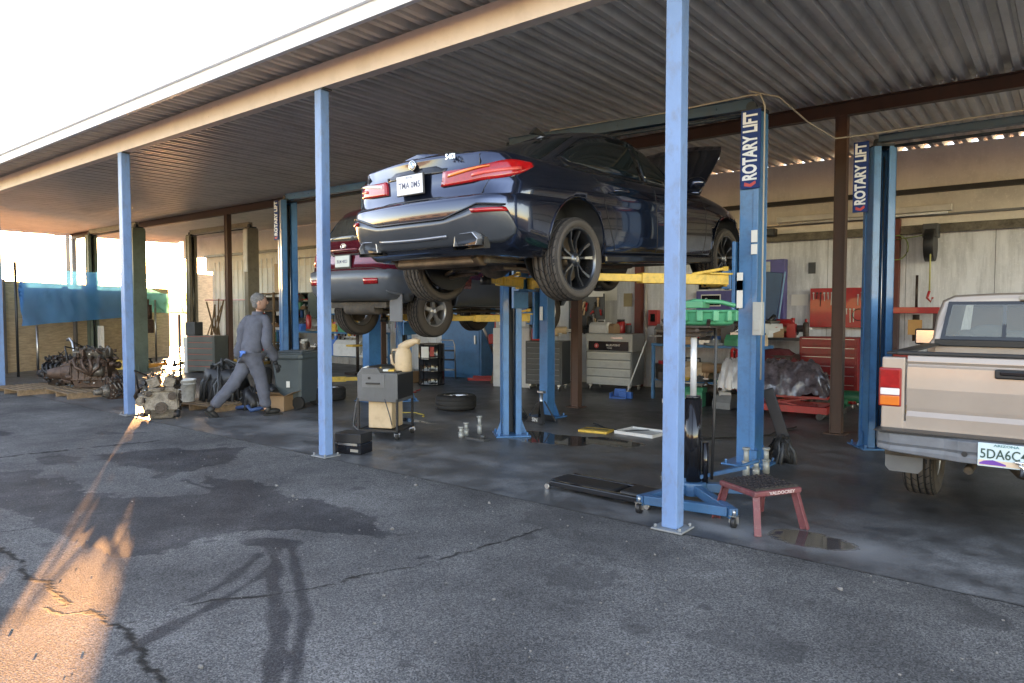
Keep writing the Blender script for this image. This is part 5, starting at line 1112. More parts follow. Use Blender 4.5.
# mechanic's creeper / black drive-on tray
t = thing('mechanic_creeper', 'low black mechanic creeper on the floor left of the nearest blue post', 'creeper', (-3.13, 5.22, .005), -.03)
b = MB()
for s in (-1, 1): b.bar((-.46, s*.17, .06), (.46, s*.17, .06), .05, .05)
b.build('side_rail', blackg, t, .01); b = MB(); b.bb((-.50, -.14, .05), (.15, .14, .085)); b.build('pad', black, t, .02, 3); b = MB(); b.bb((.22, -.14, .05), (.5, .14, .1)); b.build('headrest', black, t, .02, 3)
for sx, sy in ((-.5, .17), (-.5, -.17), (.5, .17), (.5, -.17)): b = MB(); b.cyl((sx, sy-.015, .025), (sx, sy+.015, .025), .025, n=12); b.build('castor', steel, t)
# yellow plate, white tray
t = thing('floor_plate', 'small yellow steel plate with a slot lying beyond the puddle', 'plate', at_(596, 432), .15); b = MB(); b.bb((-.20, -.13, 0), (.20, .13, .03)); b.build('plate', yellow, t, .005); b = MB(); b.bb((-.17, -.02, .0305), (.17, .02, .036)); b.build('slot', black, t)
t = thing('drip_tray', 'shallow white metal drip tray lying on the floor near the right lift', 'tray', at_(642, 434), -.05); b = MB(); b.bb((-.28, -.22, 0), (.28, .22, .015)); b.build('tray_floor', white, t)
for a, c_ in (((-.28, -.22), (.28, -.20)), ((-.28, .20), (.28, .22)), ((-.28, -.2), (-.26, .2)), ((.26, -.2), (.28, .2))): b = MB(); b.bb((*a, .015), (*c_, .04)); b.build('rim', white, t)
# jack stands at column foot
t = thing('jack_stand', 'black jack stand with white letters at the foot of the far blue column, left one', 'jack stand', (-6.36, 8.02, .005), .2)
def jstand(t):
    b = MB()
    for sx in (-1, 1):
        for sy in (-1, 1): b.bar((sx*.17, sy*.13, 0), (sx*.03, sy*.03, .30), .045, .012)
    b.prism([(-.17, .0), (.17, .0), (.13, .09), (-.13, .09)], -.132, -.125, axis='y'); b.prism([(-.17, .0), (.17, .0), (.13, .09), (-.13, .09)], .125, .132, axis='y'); st = b.build('frame', black, t, .003)
    b = MB(); b.cyl((0, 0, .12), (0, 0, .42), .022, n=10); b.box((0, 0, .43), (.12, .05, .03)); b.build('ratchet_post', steel, t); text('lettering', 'SIN', .075, paper, st, frame((0, -.1335, .045), (1, 0, 0), (0, 0, 1)), .001, .001)
jstand(t); dup(t, (-5.90, 8.06, .005), -.15, 'black jack stand with white letters at the foot of the far blue column, right one')
# fluid cart
t = thing('fluid_cart', 'grey and black wheeled fluid exchange cart right of the third blue post', 'cart', (-6.80, 5.95, .005), .42)
fm = MB(); W2, D2 = .26, .24
for sx in (-1, 1):
    for sy in (-1, 1): fm.bb((sx*W2-.012, sy*D2-.012, .09), (sx*W2+.012, sy*D2+.012, .50))
for s in (-1, 1): fm.bb((-W2, s*D2-.012, .09), (W2, s*D2+.012, .115)); fm.bb((s*W2-.012, -D2, .09), (s*W2+.012, D2, .115))
fm.bb((-W2, -D2, .10), (W2, D2, .108)); fr = fm.build('frame', black, t)
b = MB(); b.prism([(-W2-.01, .46), (-W2-.01, .80), (-W2+.05, .88), (.0, .88), (.04, .82), (W2+.01, .82), (W2+.01, .46)], -D2-.01, D2+.01, axis='y'); cab = b.build('cabinet', M('cart_grey', (.10, .105, .11), .4, dirt=.2), t, .01)
b = MB(); b.bb((W2+.012, -D2, .50), (W2+.014, D2, .80)); b.bb((-W2+.08, -D2+.02, .881), (-.01, D2-.02, .89)); b.bb((.05, -D2+.02, .821), (W2-.02, D2-.02, .835)); b.build('dark_panel', black, cab)
b = MB(); b.bb((-.20, -D2-.016, .64), (.10, -D2-.0105, .80)); hp = b.build('control_panel', M('cart_panel', (.13, .135, .14), .4), cab); b = MB(); b.cyl((-.10, -D2-.03, .755), (-.10, -D2-.016, .755), .015, n=12); b.bar((-.14, -D2-.03, .69), (.04, -D2-.03, .69), .018, .02); b.build('knob', black, hp)
b = MB(); b.cyl((-.18, -D2+.05, .86), (-.19, -D2+.05, .885), .05, n=16); b.build('gauge', paper, cab)
for k, (x_, mt) in enumerate(((-.05, yellow), (.05, paper), (.12, yellow))): b = MB(); b.box((x_, -.08, .875 if x_ < 0 else .845), (.07, .16, .02), rz=.3); b.build('label_card', mt, cab)
b = MB(); b.bb((-.16, -.17, .12), (.16, .17, .47)); b.cyl((-.08, -.1, .47), (-.08, -.1, .50), .03, n=12); b.build('waste_tank', beigepl, t, .03, 3)
b = MB(); b.tube([(-W2-.02, -.1, .62), (-W2-.08, -.15, .4), (-W2-.09, -.2, .15), (-W2+.1, -.3, .05), (.0, -.32, .06)], .012, n=8); b.tube([(.1, -D2-.01, .5), (.18, -D2-.04, .3), (.2, -D2-.02, .18)], .007, n=6); b.build('hose', M('cart_hose', (.06, .06, .06), .5), t)
for sx in (-1, 1):
    for sy in (-1, 1): b = MB(); b.cyl((sx*W2-.015, sy*D2, .04), (sx*W2+.015, sy*D2, .04), .04, n=16); cw = b.build('castor', rubber, fr); b = MB(); b.box((sx*W2, sy*D2+.0, .075), (.06, .07, .012)); b.bar((sx*W2-.022, sy*D2, .035), (sx*W2-.022, sy*D2, .08), .004, .035, up=(1, 0, 0)); b.bar((sx*W2+.022, sy*D2, .035), (sx*W2+.022, sy*D2, .08), .004, .035, up=(1, 0, 0)); b.build('castor_bracket', chrome, cw)
t = thing('oil_jug', 'tan oil jug with handle and angled spout standing on the fluid cart', 'jug', (-6.63, 6.10, .825), .35)
b = MB(); b.lathe([(.0001, 0), (.105, 0), (.11, .02), (.105, .22), (.085, .28), (.05, .33), (.045, .34)], n=20); b.tube([(-.01, 0, .28), (.06, 0, .345), (.17, 0, .385), (.22, 0, .375)], [.08, .055, .038, .032], n=12); b.build('bottle', beigepl, t)
b = MB(); b.tube([(-.07, 0, .27), (-.15, 0, .27), (-.175, 0, .2), (-.16, 0, .1), (-.10, 0, .07)], .018, n=8); b.build('handle', beigepl, t)
t = thing('tool_case', 'small black case with silver clasps behind the third blue post', 'case', (-6.28, 5.02, .005), .3); b = MB(); b.bb((-.17, -.12, 0), (.17, .12, .12)); b.build('case', blackg, t, .01); b = MB(); b.bb((-.17, -.12, .123), (.17, .12, .23)); b.build('lid', black, t, .01); b = MB(); b.bb((-.12, -.13, .10), (.13, -.121, .125)); b.bb((.04, -.128, .03), (.14, -.121, .06)); b.build('clasp', steel, t)
# wheelie bin
t = thing('wheelie_bin', 'grey plastic wheelie bin in front of the walking person', 'bin', (-10.02, 6.85, .005), .45)
bm_ = M('bin_grey', (.085, .11, .12), .5, var=.1, dirt=.2)
b = MB(); rows = []
for z, k in ((.08, .78), (.12, .80), (.80, .98), (.82, 1.06), (.88, 1.06), (.88, 1.0)): rows.append([V(a*k, c_*k, z) for a, c_ in ((-.27, -.30), (-.22, -.34), (.22, -.34), (.27, -.30), (.27, .30), (.22, .34), (-.22, .34), (-.27, .30))])
b.grid(rows, closed=True, smooth=False); b.add(rows[0], [range(8)]); b.build('bin_body', bm_, t, .01); b = MB(); b.bb((-.29, -.36, .882), (.29, .36, .91)); b.bb((-.22, -.2, .91), (.22, .2, .93)); b.build('lid', bm_, t, .012)
b = MB(); b.tube([(-.29, -.28, .8), (-.38, -.28, .88), (-.38, .28, .88), (-.29, .28, .8)], .018, n=8); b.build('handle', bm_, t)
for s in (-1, 1): b = MB(); b.cyl((.18, s*.27-.03, .10), (.18, s*.27+.03, .10), .10, n=18); b.build('wheel', rubber, t)
b = MB(); b.bb((.0, -.333, .35), (.06, -.325, .45)); b.build('label', paper, t)
t = thing('cardboard_box', 'open cardboard box on the floor between the person and the bin', 'box', (-9.93, 6.42, .005), .5); b = MB()
for a, c_ in (((-.2, -.16), (.2, -.154)), ((-.2, .154), (.2, .16)), ((-.2, -.154), (-.194, .154)), ((.194, -.154), (.2, .154))): b.bb((*a, 0), (*c_, .24))
b.build('carton', card, t, fix=False); b = MB(); b.bar((-.2, -.16, .24), (-.2, -.30, .30), .4, .006, up=(0, 0, 1)) if False else b.box((0, -.235, .275), (.4, .15, .006), rot=Matrix.Rotation(-.45, 3, 'X')); b.box((.27, 0, .27), (.15, .3, .006), rot=Matrix.Rotation(-.4, 3, 'Y')); b.build('flap', card, t)
b = MB(); b.cyl((-.25, .05, .35), (-.02, -.02, .28), .06, n=14); tag(b.build('air_duct', black, loc=(-9.93, 6.42, .0)), 'black plastic duct sticking out of the cardboard box', 'duct')
# bucket, pallets, engines
t = thing('bucket', 'white plastic bucket standing on the pallet by the dirty engine', 'bucket', (-11.25, 5.60, .115)); b = MB(); b.lathe([(.0001, 0), (.125, 0), (.13, .01), (.152, .34), (.16, .34), (.16, .36), (.148, .365), (.145, .33), (.125, .02), (.0001, .02)], n=28); b.lathe([(.148, .285), (.158, .287), (.158, .30), (.15, .302)], n=28); b.build('pail', M('bucket_white', (.58, .57, .54), .45, dirt=.5, sc=6, dcol=(.2, .16, .12)), t); b = MB(); b.tube([(-.155, 0, .30), (-.12, -.13, .2), (0, -.165, .16), (.12, -.13, .2), (.155, 0, .30)], .004, n=6); b.build('bail', steel, t)
def pallet(label, x, y, w_, d_, rz):
    t = thing('pallet', label, 'pallet', (x, y, .005), rz); b = MB(); 
    for i in range(7): yy_ = -d_/2+.05+i*(d_-.1)/6; b.bb((-w_/2, yy_-.04, .088), (w_/2, yy_+.04, .106))
    b.build('deck_boards', wood, t)
    for k in (-1, 0, 1): b = MB(); b.bb((k*(w_/2-.03)-.02, -d_/2, .0), (k*(w_/2-.03)+.02, d_/2, .086)); b.build('bearer', wood, t)
    return t
pallet('wooden pallet under the bucket and the black hoses', -11.0, 6.0, 1.15, 1.0, .1)
pallet('wooden pallet beside the leftmost blue post', -15.9, 4.85, 1.3, .9, .05); pallet('wooden pallet under the dark engines at the far left', -14.6, 5.35, 1.3, 1.0, -.05)
def engine(name, label, x, y, z, sc_, rz, seed, mats):
    r = random.Random(seed); t = thing(name, label, 'engine', (x, y, z), rz); s = sc_
    b = MB(); b.box((0, 0, .28*s), (.52*s, .42*s, .30*s), taper=.9); b.box((0, 0, .08*s), (.44*s, .3*s, .14*s), taper=1.15); b.box((.02*s, 0, .42*s), (.48*s, .34*s, .06*s))
    for k in range(6): b.bb((-.25*s+k*.09*s, -.225*s, .15*s), (-.235*s+k*.09*s, .225*s, .42*s))
    for k in range(14): p = V(r.uniform(-.24, .24), r.choice((-1, 1))*.21, r.uniform(.12, .42))*s; b.cyl(p, p+V(0, math.copysign(.03*s, p.y), 0), .018*s, n=8)
    bl_ = b.build('block', mats[0], t, .008)
    b = MB(); b.box((.0, -.10*s, .52*s), (.46*s, .15*s, .14*s), rot=Matrix.Rotation(.35, 3, 'X')); b.box((0, .10*s, .52*s), (.46*s, .15*s, .14*s), rot=Matrix.Rotation(-.35, 3, 'X'))
    for k in range(4):
        for q_ in (-1, 1): b.cyl((-.17*s+k*.11*s, q_*.13*s, .58*s), (-.17*s+k*.11*s, q_*.16*s, .63*s), .022*s, n=8)
    b.build('cylinder_head', mats[1], t, .01)
    b = MB()
    for k in range(4): x_ = (-.17+k*.11)*s; b.tube([(x_, -.2*s, .48*s), (x_, -.30*s, .44*s), (x_+.02*s, -.33*s, .34*s), (0.05*s, -.31*s, .22*s)], .026*s, n=8)
    b.build('exhaust_manifold', mats[2], t)
    b = MB()
    for (y_, z_, rr) in ((0, .17, .08), (-.15, .37, .04), (.14, .33, .055), (.02, .44, .03), (-.17, .12, .035)): b.cyl((.27*s, y_*s, z_*s), (.33*s, y_*s, z_*s), rr*s, n=20); b.cyl((.33*s, y_*s, z_*s), (.345*s, y_*s, z_*s), rr*.6*s, n=16)
    b.build('pulley', mats[2], t, .004)
    b = MB(); b.cyl((-.27*s, 0, .24*s), (-.42*s, 0, .24*s), .20*s, .13*s, n=18); b.cyl((-.42*s, 0, .24*s), (-.62*s, 0, .22*s), .11*s, .07*s, n=14)
    for k in range(8): a = 2*PI*k/8; b.bar((-.27*s, math.cos(a)*.2*s, .24*s+math.sin(a)*.2*s), (-.42*s, math.cos(a)*.14*s, .24*s+math.sin(a)*.14*s), .015*s, .02*s)
    b.build('gearbox', mats[2], t, .004)
    b = MB()
    for k in range(5):
        p = V(r.uniform(-.2, .2), r.uniform(-.15, .15), .58)*s; q_ = p+V(r.uniform(-.2, .2), r.uniform(-.2, .2), r.uniform(.02, .16))*s; e_ = V(r.uniform(-.3, .3), r.uniform(-.3, .3), r.uniform(.2, .5))*s; b.tube([p, q_, (q_+e_)/2+V(0, 0, .05), e_], .012*s, n=6)
    b.build('hoses', black, t)
    for mt_, cnt, nm_ in ((mats[2], 46, 'small_fittings'), (steel, 22, 'bolts'), (black, 20, 'brackets')):
        b = MB()
        for k in range(cnt):
            q_ = r.choice((-1, 1)); p = V(r.uniform(-.28, .28), q_*r.uniform(.17, .24), r.uniform(.05, .58))*s
            if nm_ == 'bolts': b.cyl(p, p+V(0, q_*.03*s, 0), r.uniform(.006, .014)*s, n=6)
            elif k % 2: b.cyl(p, p+V(r.uniform(-.08, .08), r.uniform(-.05, .05), r.uniform(-.06, .06))*s, r.uniform(.01, .035)*s, n=10)
            else: b.box(p, (r.uniform(.02, .09)*s, r.uniform(.02, .06)*s, r.uniform(.02, .08)*s), rz=r.uniform(-.5, .5))
        b.build(nm_, mt_, t, .002)
    b = MB(); b.ball((.12*s, -.24*s, .30*s), .09*s, n=14, nz=.3, seed=seed); b.cyl((.05*s, -.26*s, .26*s), (.22*s, -.26*s, .26*s), .07*s, n=14); b.build('alternator', mats[1], t); return t
engine('scrap_engine', 'greasy brown and silver engine beside the second blue post and white bucket', -10.62, 4.93, .0, 1.04, -.5, 5, [engmet, engmet, engdark])
engine('scrap_engine', 'black engine on the pallet right of the leftmost blue post', -15.75, 5.35, .11, .95, .4, 8, [engdark, engdark, black])
engine('scrap_engine', 'tall rusty engine with a curved pipe beside the black engine', -14.75, 5.55, .11, 1.25, .9, 11, [engbrown, engmet, engbrown])
engine('scrap_engine', 'small rusty gearbox casting just left of the second blue post', -13.5, 5.45, .0, .62, 1.6, 14, [engbrown, engbrown, engmet])
b = MB(); b.tube([(-.25, 0, 1.02), (-.12, 0, 1.05), (0, 0, .98), (.04, .02, .7), (.03, 0, .45)], .028, n=10); tag(b.build('bent_pipe', steel, loc=(-15.05, 5.3, 0)), 'bright bent steel pipe leaning on the tall rusty engine', 'pipe')
# black hose and belt heap
def heap(label, x, y, z, w_, h, seed, n=22):
    t = thing('hose_heap', label, 'heap', (x, y, z)); r = random.Random(seed); b = MB(); b.ball((0, 0, h*.35), w_*.45, n=16, sq=(1.1, .8, .9), nz=.5, seed=seed); b.build('cover', black, t)
    b = MB()
    for k in range(n):
        a0 = r.uniform(0, 6.28); P = []
        for i in range(7): th = PI*i/6; P.append((math.cos(a0)*w_*.5*math.cos(th)+r.uniform(-.02, .02), math.sin(a0)*w_*.4*math.cos(th)+r.uniform(-.05, .05), h*math.sin(th)*r.uniform(.7, 1.0)))
        b.tube(P, r.uniform(.012, .028), n=6, m=k % 2)
    b.build('hoses', [rubber, darkgrey], t); return t
heap('heap of black ribbed hoses on the pallet behind the bucket', -11.05, 6.15, .11, .85, .68, 4)
heap('small heap of black hoses by the walking person', -10.35, 6.25, .005, .5, .35, 6, 10)
tyt = thing('leaning_tyre', 'black tyre leaning beyond the walking person', 'tyre', (-10.55, 6.55, .33), 0); b = MB(); b.lathe([(.20, -.1), (.30, -.105), (.325, -.06), (.325, .06), (.30, .105), (.20, .1), (.19, 0), (.20, -.1)], axis='x', n=32); b.build('tyre_casing', rubber, tyt); tyt.rotation_euler = (0, .15, 1.1)
b = MB(); b.tube([(-.3, 0, .03), (-.1, .1, .06), (.15, 0, .03), (.3, .15, .08), (.1, .2, .03)], .03, n=8); tag(b.build('blue_strap', M('dark_blue_strap', (.03, .08, .2), .6), loc=(-10.15, 6.0, .005)), 'dark blue folded strap on the floor behind the person', 'strap')
# chests
def chest(name, label, x, y, w_, d_, z0, z1, n, mt, rz=0, sidecol=None, castors=True, face=-1, linecol=None):
    t = thing(name, label, 'tool chest', (x, y, .005), rz); b = MB(); b.bb((-w_/2, -d_/2, z0), (w_/2, d_/2, z1)); bd = b.build('cabinet', sidecol or mt, t, .008); hh = (z1-z0)/n
    for k in range(n): 
        b = MB(); b.bb((-w_/2+.03, -d_/2-.016, z0+k*hh+.008), (w_/2-.03, -d_/2-.0005, z0+(k+1)*hh-.008)); dr = b.build('drawer', mt, bd, .004); b = MB(); b.bb((-w_/2+.05, -d_/2-.03, z0+(k+1)*hh-.03), (w_/2-.05, -d_/2-.017, z0+(k+1)*hh-.022)); b.build('handle', linecol or (mt if name and mt is red else steel), dr)
    if castors:
        for sx in (-1, 1):
            for sy in (-1, 1): b = MB(); b.cyl((sx*(w_/2-.08)-.015, sy*(d_/2-.06), .045), (sx*(w_/2-.08)+.015, sy*(d_/2-.06), .045), .045, n=14); b.box((sx*(w_/2-.08), sy*(d_/2-.06), z0-.02), (.06, .06, .04)); b.build('castor', steel, t)
    return t, bd
silver = M('silver_chest_paint', (.36, .37, .36), .4, .2, var=.06, dirt=.2)
gt, gb = chest('tool_chest', 'light grey roller tool chest with black brand strip against the wall', -7.15, 12.25, 1.0, .55, .12, .78, 4, silver, .08, sidecol=M('chest_side', (.17, .175, .17), .45))
b = MB(); b.bb((-.5, -.275, .785), (.5, .275, 1.13)); up_ = b.build('upper_chest', silver, gt, .008); b = MB(); b.bb((-.44, -.291, .80), (.42, -.276, .98)); st_ = b.build('badge_strip', blackg, up_); b = MB(); b.cyl((-.26, -.298, .89), (-.26, -.292, .89), .05, n=16); b.build('badge', signred, st_)
text('badge_letter', 'B', .06, paper, st_, frame((-.26, -.2985, .89), (1, 0, 0), (0, 0, 1)), .0005); text('brand_lettering', 'BLUE-POINT', .055, paper, st_, frame((.10, -.2925, .905), (1, 0, 0), (0, 0, 1)), .0008, .001); text('brand_lettering', 'TOOLS', .035, paper, st_, frame((.02, -.2925, .85), (1, 0, 0), (0, 0, 1)), .0008)
b = MB(); b.bb((.05, -.292, 1.04), (.3, -.276, 1.06)); b.build('handle', chrome, up_)
chest('tool_chest', 'dark steel tool chest left of the brown post under the sedan', -8.25, 11.5, .78, .5, .12, .98, 8, darkgrey, .25, linecol=grey)
ct, cb_ = chest('tool_chest', 'grey tool chest with orange drawer edges behind the walking person', -17.3, 9.2, .85, .5, .05, .95, 6, M('chest_green_grey', (.10, .11, .10), .5), .35, castors=False, linecol=M('orange_line', (.6, .10, .05), .5))
b = MB(); b.bb((-.55, -.24, 0), (-.44, .24, .9)); b.build('side_panel', white, ct)
b = MB(); b.box((-.42, 0, 1.12), (.3, .3, .34)); b.build('top_box', darkgrey, ct, .02)
rt, rb = chest('tool_chest', 'red roller tool chest below the red pegboard', -3.12, 12.4, .9, .5, .12, 1.15, 7, M('dark_red_enamel', (.26, .012, .012), .4, dirt=.5), 0, linecol=steel)
t = thing('pegboard', 'red pegboard hung with hand tools above the red chest', 'pegboard', (-3.15, 13.02, 1.30)); b = MB(); b.bb((-.50, -.02, 0), (.55, .02, .68)); pg = b.build('board', red, t, .004)
r = random.Random(4)
for k in range(16):
    x_ = -.44+k*.06; L_ = r.uniform(.08, .25); z_ = r.choice((.60, .56, .32)); b = MB(); b.bar((x_, -.035, z_), (x_+r.uniform(-.01, .01), -.035, z_-L_), .012, .01); b.cyl((x_, -.045, z_-.005), (x_, -.025, z_-.005), .015, n=8); b.build('hand_tool', r.choice([steel, steel, black]), pg)
b = MB(); b.tube([(.3+.1*math.cos(a), -.04, .22+.1*math.sin(a)) for a in [i*.4 for i in range(17)]], .008, n=6); b.build('cable_coil', black, pg)
# white cabinet, ladder, drum, blue washer cabinet, red hoist
t = thing('steel_cabinet', 'white steel cabinet between the lift column and dark tool chest', 'cabinet', (-9.15, 11.6, .005), .25); b = MB(); b.bb((-.42, -.25, .0), (.42, .25, 1.22)); cb_ = b.build('carcass', white, t, .01); b = MB(); b.bb((-.40, -.265, .05), (-.005, -.2505, 1.17)); b.build('door', white, cb_, .004); b = MB(); b.bb((.005, -.265, .05), (.40, -.2505, 1.17)); b.build('door', white, cb_, .004); b = MB(); b.bb((-.38, -.2, 1.22), (.38, .2, 1.42)); b.build('top_bin', M('pale_grey3', (.42, .42, .4), .5), t, .01); b = MB(); b.bb((.05, -.272, .35), (.12, -.266, .40)); b.build('lock', black, cb_); b = MB(); b.bb((-.3, -.206, 1.28), (-.05, -.201, 1.38)); b.bb((.05, -.206, 1.26), (.3, -.201, 1.40)); b.build('paper_notice', paper, t)
b = MB(); b.bar((-9.75, 11.5, .03), (-9.62, 11.75, 1.3), .06, .025); tag(b.build('wood_plank', wood), 'narrow wooden plank leaning left of the white cabinet', 'plank')
t = thing('step_ladder', 'folded silver step ladder standing before the blue cabinet', 'ladder', (-11.3, 11.75, .005), .5); al = M('aluminium', (.5, .5, .5), .35, .9)
b = MB(); b.tube([(-.2, 0, 0), (-.18, 0, .8), (-.14, 0, .9), (.14, 0, .9), (.18, 0, .8), (.2, 0, 0)], .016, n=8); b.build('front_frame', al, t)
b = MB(); b.tube([(-.18, .12, 0), (-.17, .04, .75), (.17, .04, .75), (.18, .12, 0)], .012, n=8); b.build('rear_frame', al, t)
for z_ in (.22, .45, .66): b = MB(); b.box((0, -.01, z_), (.35, .16, .03)); b.build('tread', black if z_ > .3 else al, t)
t = thing('oil_drum', 'black steel oil drum with pasted paper labels', 'drum', (-10.75, 10.7, .005), .35); b = MB(); b.lathe([(.0001, 0), (.28, 0), (.285, .02), (.28, .03), (.28, .28), (.288, .30), (.28, .32), (.28, .56), (.288, .58), (.28, .60), (.28, .85), (.285, .87), (.28, .88), (.265, .865), (.0001, .865)], n=36); b.build('barrel', blackg, t)
for a0, a1, z0, z1, mt in ((-2.0, -1.35, .56, .82, paper), (-1.25, -.95, .62, .82, red)):
    b = MB(); b.grid([[V(.2835*math.cos(a0+(a1-a0)*i/6), .2835*math.sin(a0+(a1-a0)*i/6), z) for i in range(7)] for z in (z0, z1)]); b.build('label', mt, t, fix=False)
t = thing('parts_washer', 'tall blue cabinet behind the step ladder', 'cabinet', (-11.35, 12.55, .005), .2); b = MB(); b.bb((-.55, -.35, 0), (.55, .35, 1.75)); cb_ = b.build('carcass', liftblue, t, .01); b = MB(); b.bb((-.5, -.37, .08), (.5, -.352, 1.68)); d_ = b.build('door', liftblue, cb_, .005); b = MB(); b.bb((.38, -.40, .8), (.42, -.371, 1.0)); b.build('handle', steel, d_)
t = thing('engine_hoist', 'small red engine hoist right of the blue cabinet', 'hoist', (-10.1, 12.1, .005), .5); b = MB(); b.bb((-.04, -.04, 0), (.04, .04, 1.5)); b.build('mast', red, t); b = MB(); b.bar((0, 0, 1.45), (-.8, -.3, 1.62), .06, .07); b.build('boom', red, t); b = MB(); b.bb((-.6, -.3, .03), (.05, -.24, .09)); b.bb((-.6, .24, .03), (.05, .3, .09)); b.bb((-.03, -.3, .03), (.05, .3, .09)); b.build('base', red, t); b = MB(); b.cyl((-.05, -.02, .6), (-.4, -.15, 1.5), .03, n=10); b.build('ram', steel, t); b = MB(); b.box((.05, -.06, .95), (.4, .25, .22)); b.build('pump_box', red, t, .02)
# benches with clutter
clmats = [black, darkgrey, grey, red, bluepl, white, yellow, engmet, engdark, card, beigepl, steel, greenp]
kinds = ['oil_bottle', 'parts_bin', 'power_tool', 'spray_can', 'toolbox', 'parts_jar', 'brake_disc']
cname = {id(black): 'black', id(darkgrey): 'dark grey', id(grey): 'grey', id(red): 'red', id(bluepl): 'blue', id(white): 'white', id(yellow): 'yellow', id(engmet): 'greasy silver', id(engdark): 'greasy dark', id(card): 'brown', id(beigepl): 'tan', id(steel): 'steel', id(greenp): 'green'}
ordn = ['leftmost', 'second from the left', 'third from the left', 'fourth from the left', 'fifth from the left', 'sixth from the left', 'seventh from the left', 'eighth from the left', 'ninth from the left', 'tenth from the left', 'eleventh from the left', 'twelfth from the left', 'thirteenth from the left', 'fourteenth from the left']
def item(kind, mt, s, seed):
    r = random.Random(seed); b = MB(); c_ = MB()
    if kind == 'oil_bottle': b.bb((-.06*s, -.035*s, 0), (.06*s, .035*s, .2*s)); b.cyl((.02*s, 0, .2*s), (.02*s, 0, .25*s), .02*s, n=10); c_.cyl((.02*s, 0, .25*s), (.02*s, 0, .28*s), .024*s, n=10); return b, c_, 'bottle_body', 'cap', 'bottle'
    if kind == 'parts_bin': 
        b.prism([(-.1*s, 0), (.1*s, 0), (.1*s, .12*s), (-.06*s, .12*s), (-.1*s, .06*s)], -.08*s, .08*s, axis='x'); c_.box((0, 0, .13*s), (.1*s, .1*s, .03*s), rz=.4); c_.cyl((-.04*s, 0, .12*s), (.03*s, .02*s, .19*s), .02*s, n=8); return b, c_, 'bin', 'spare_parts', 'parts bin'
    if kind == 'power_tool': b.cyl((-.1*s, 0, .12*s), (.1*s, 0, .12*s), .045*s, n=12); b.bar((-.04*s, 0, .12*s), (-.08*s, 0, 0.02*s), .04*s, .05*s); c_.cyl((.1*s, 0, .12*s), (.17*s, 0, .12*s), .018*s, n=10); c_.box((-.08*s, 0, .015*s), (.08*s, .06*s, .03*s)); return b, c_, 'motor', 'chuck', 'power tool'
    if kind == 'spray_can': b.lathe([(.0001, 0), (.033*s, 0), (.033*s, .17*s), (.02*s, .19*s), (.0001, .19*s)], n=14); c_.cyl((0, 0, .19*s), (0, 0, .225*s), .014*s, n=8); return b, c_, 'can', 'nozzle', 'spray can'
    if kind == 'toolbox': b.bb((-.17*s, -.08*s, 0), (.17*s, .08*s, .12*s)); b.prism([(-.08*s, .12*s), (.08*s, .12*s), (.04*s, .16*s), (-.04*s, .16*s)], -.165*s, .165*s, axis='x'); c_.tube([(-.07*s, 0, .16*s), (-.07*s, 0, .19*s), (.07*s, 0, .19*s), (.07*s, 0, .16*s)], .009*s, n=6); return b, c_, 'case', 'handle', 'toolbox'
    if kind == 'parts_jar': b.lathe([(.0001, 0), (.045*s, 0), (.05*s, .02*s), (.05*s, .11*s), (.036*s, .13*s)], n=14); c_.cyl((0, 0, .125*s), (0, 0, .15*s), .042*s, n=14); return b, c_, 'jar', 'lid', 'jar'
    b.lathe([(.05*s, 0), (.13*s, 0), (.13*s, .025*s), (.07*s, .025*s), (.06*s, .06*s), (.03*s, .06*s)], n=24); c_.cyl((0, 0, .02*s), (0, 0, .075*s), .028*s, n=10); return b, c_, 'disc', 'hub', 'brake disc'
def clutter(where, x0, x1, y, z, n, seed, rz=0, s0=1.0, grp=None, jit=.1):
    r = random.Random(seed); base = V(x0, y, 0)
    for k in range(n):
        kd = r.choice(kinds); mt = r.choice(clmats); s = s0*r.uniform(.8, 1.5); b, c_, n1, n2, cat = item(kd, mt, s, seed+k)
        x = x0+(x1-x0)*(k+.5)/n; d = V(x-x0, r.uniform(-jit, jit), 0); d.rotate(Matrix.Rotation(rz, 3, 'Z')) if rz else None
        t = thing(kd, f'{cname[id(mt)]} {cat} {where}, {ordn[k]}', cat, (x0+d.x, y+d.y, z), r.uniform(-.6, .6), grp)
        b.build(n1, mt, t, .004*s); c_.build(n2, r.choice([black, steel, red, white]), t)
def bench(label, x0, x1, y, h, shelf, mt, d=.55, name='workbench', back=None):
    t = thing(name, label, 'workbench', ((x0+x1)/2, y, .005)); w_ = x1-x0
    b = MB(); b.bb((-w_/2, -d/2, h-.05), (w_/2, d/2, h)); b.build('bench_top', mt, t, .003)
    for sx in (-1, 1):
        for sy in (-1, 1): b = MB(); b.bb((sx*(w_/2-.03)-.025, sy*(d/2-.03)-.025, 0), (sx*(w_/2-.03)+.025, sy*(d/2-.03)+.025, h-.051)); b.build('leg', mt, t)
    if shelf: b = MB(); b.bb((-w_/2+.06, -d/2+.02, shelf-.03), (w_/2-.06, d/2-.02, shelf)); b.build('shelf', mt, t)
    return t
bench('blue steel bench behind the transmission jack', -5.95, -3.95, 11.75, 1.0, .36, benchblue, name='workbench')
clutter('on the front row of the blue bench', -5.9, -4.0, 11.6, 1.003, 11, 31, s0=1.4, grp='clutter on the blue bench'); clutter('on the blue bench lower shelf', -5.8, -4.1, 11.65, .365, 8, 51, s0=1.9, grp='clutter on the blue bench shelf')
clutter('on the back row of the blue bench', -5.8, -4.0, 11.85, 1.003, 9, 33, s0=1.7, grp='clutter on the blue bench')
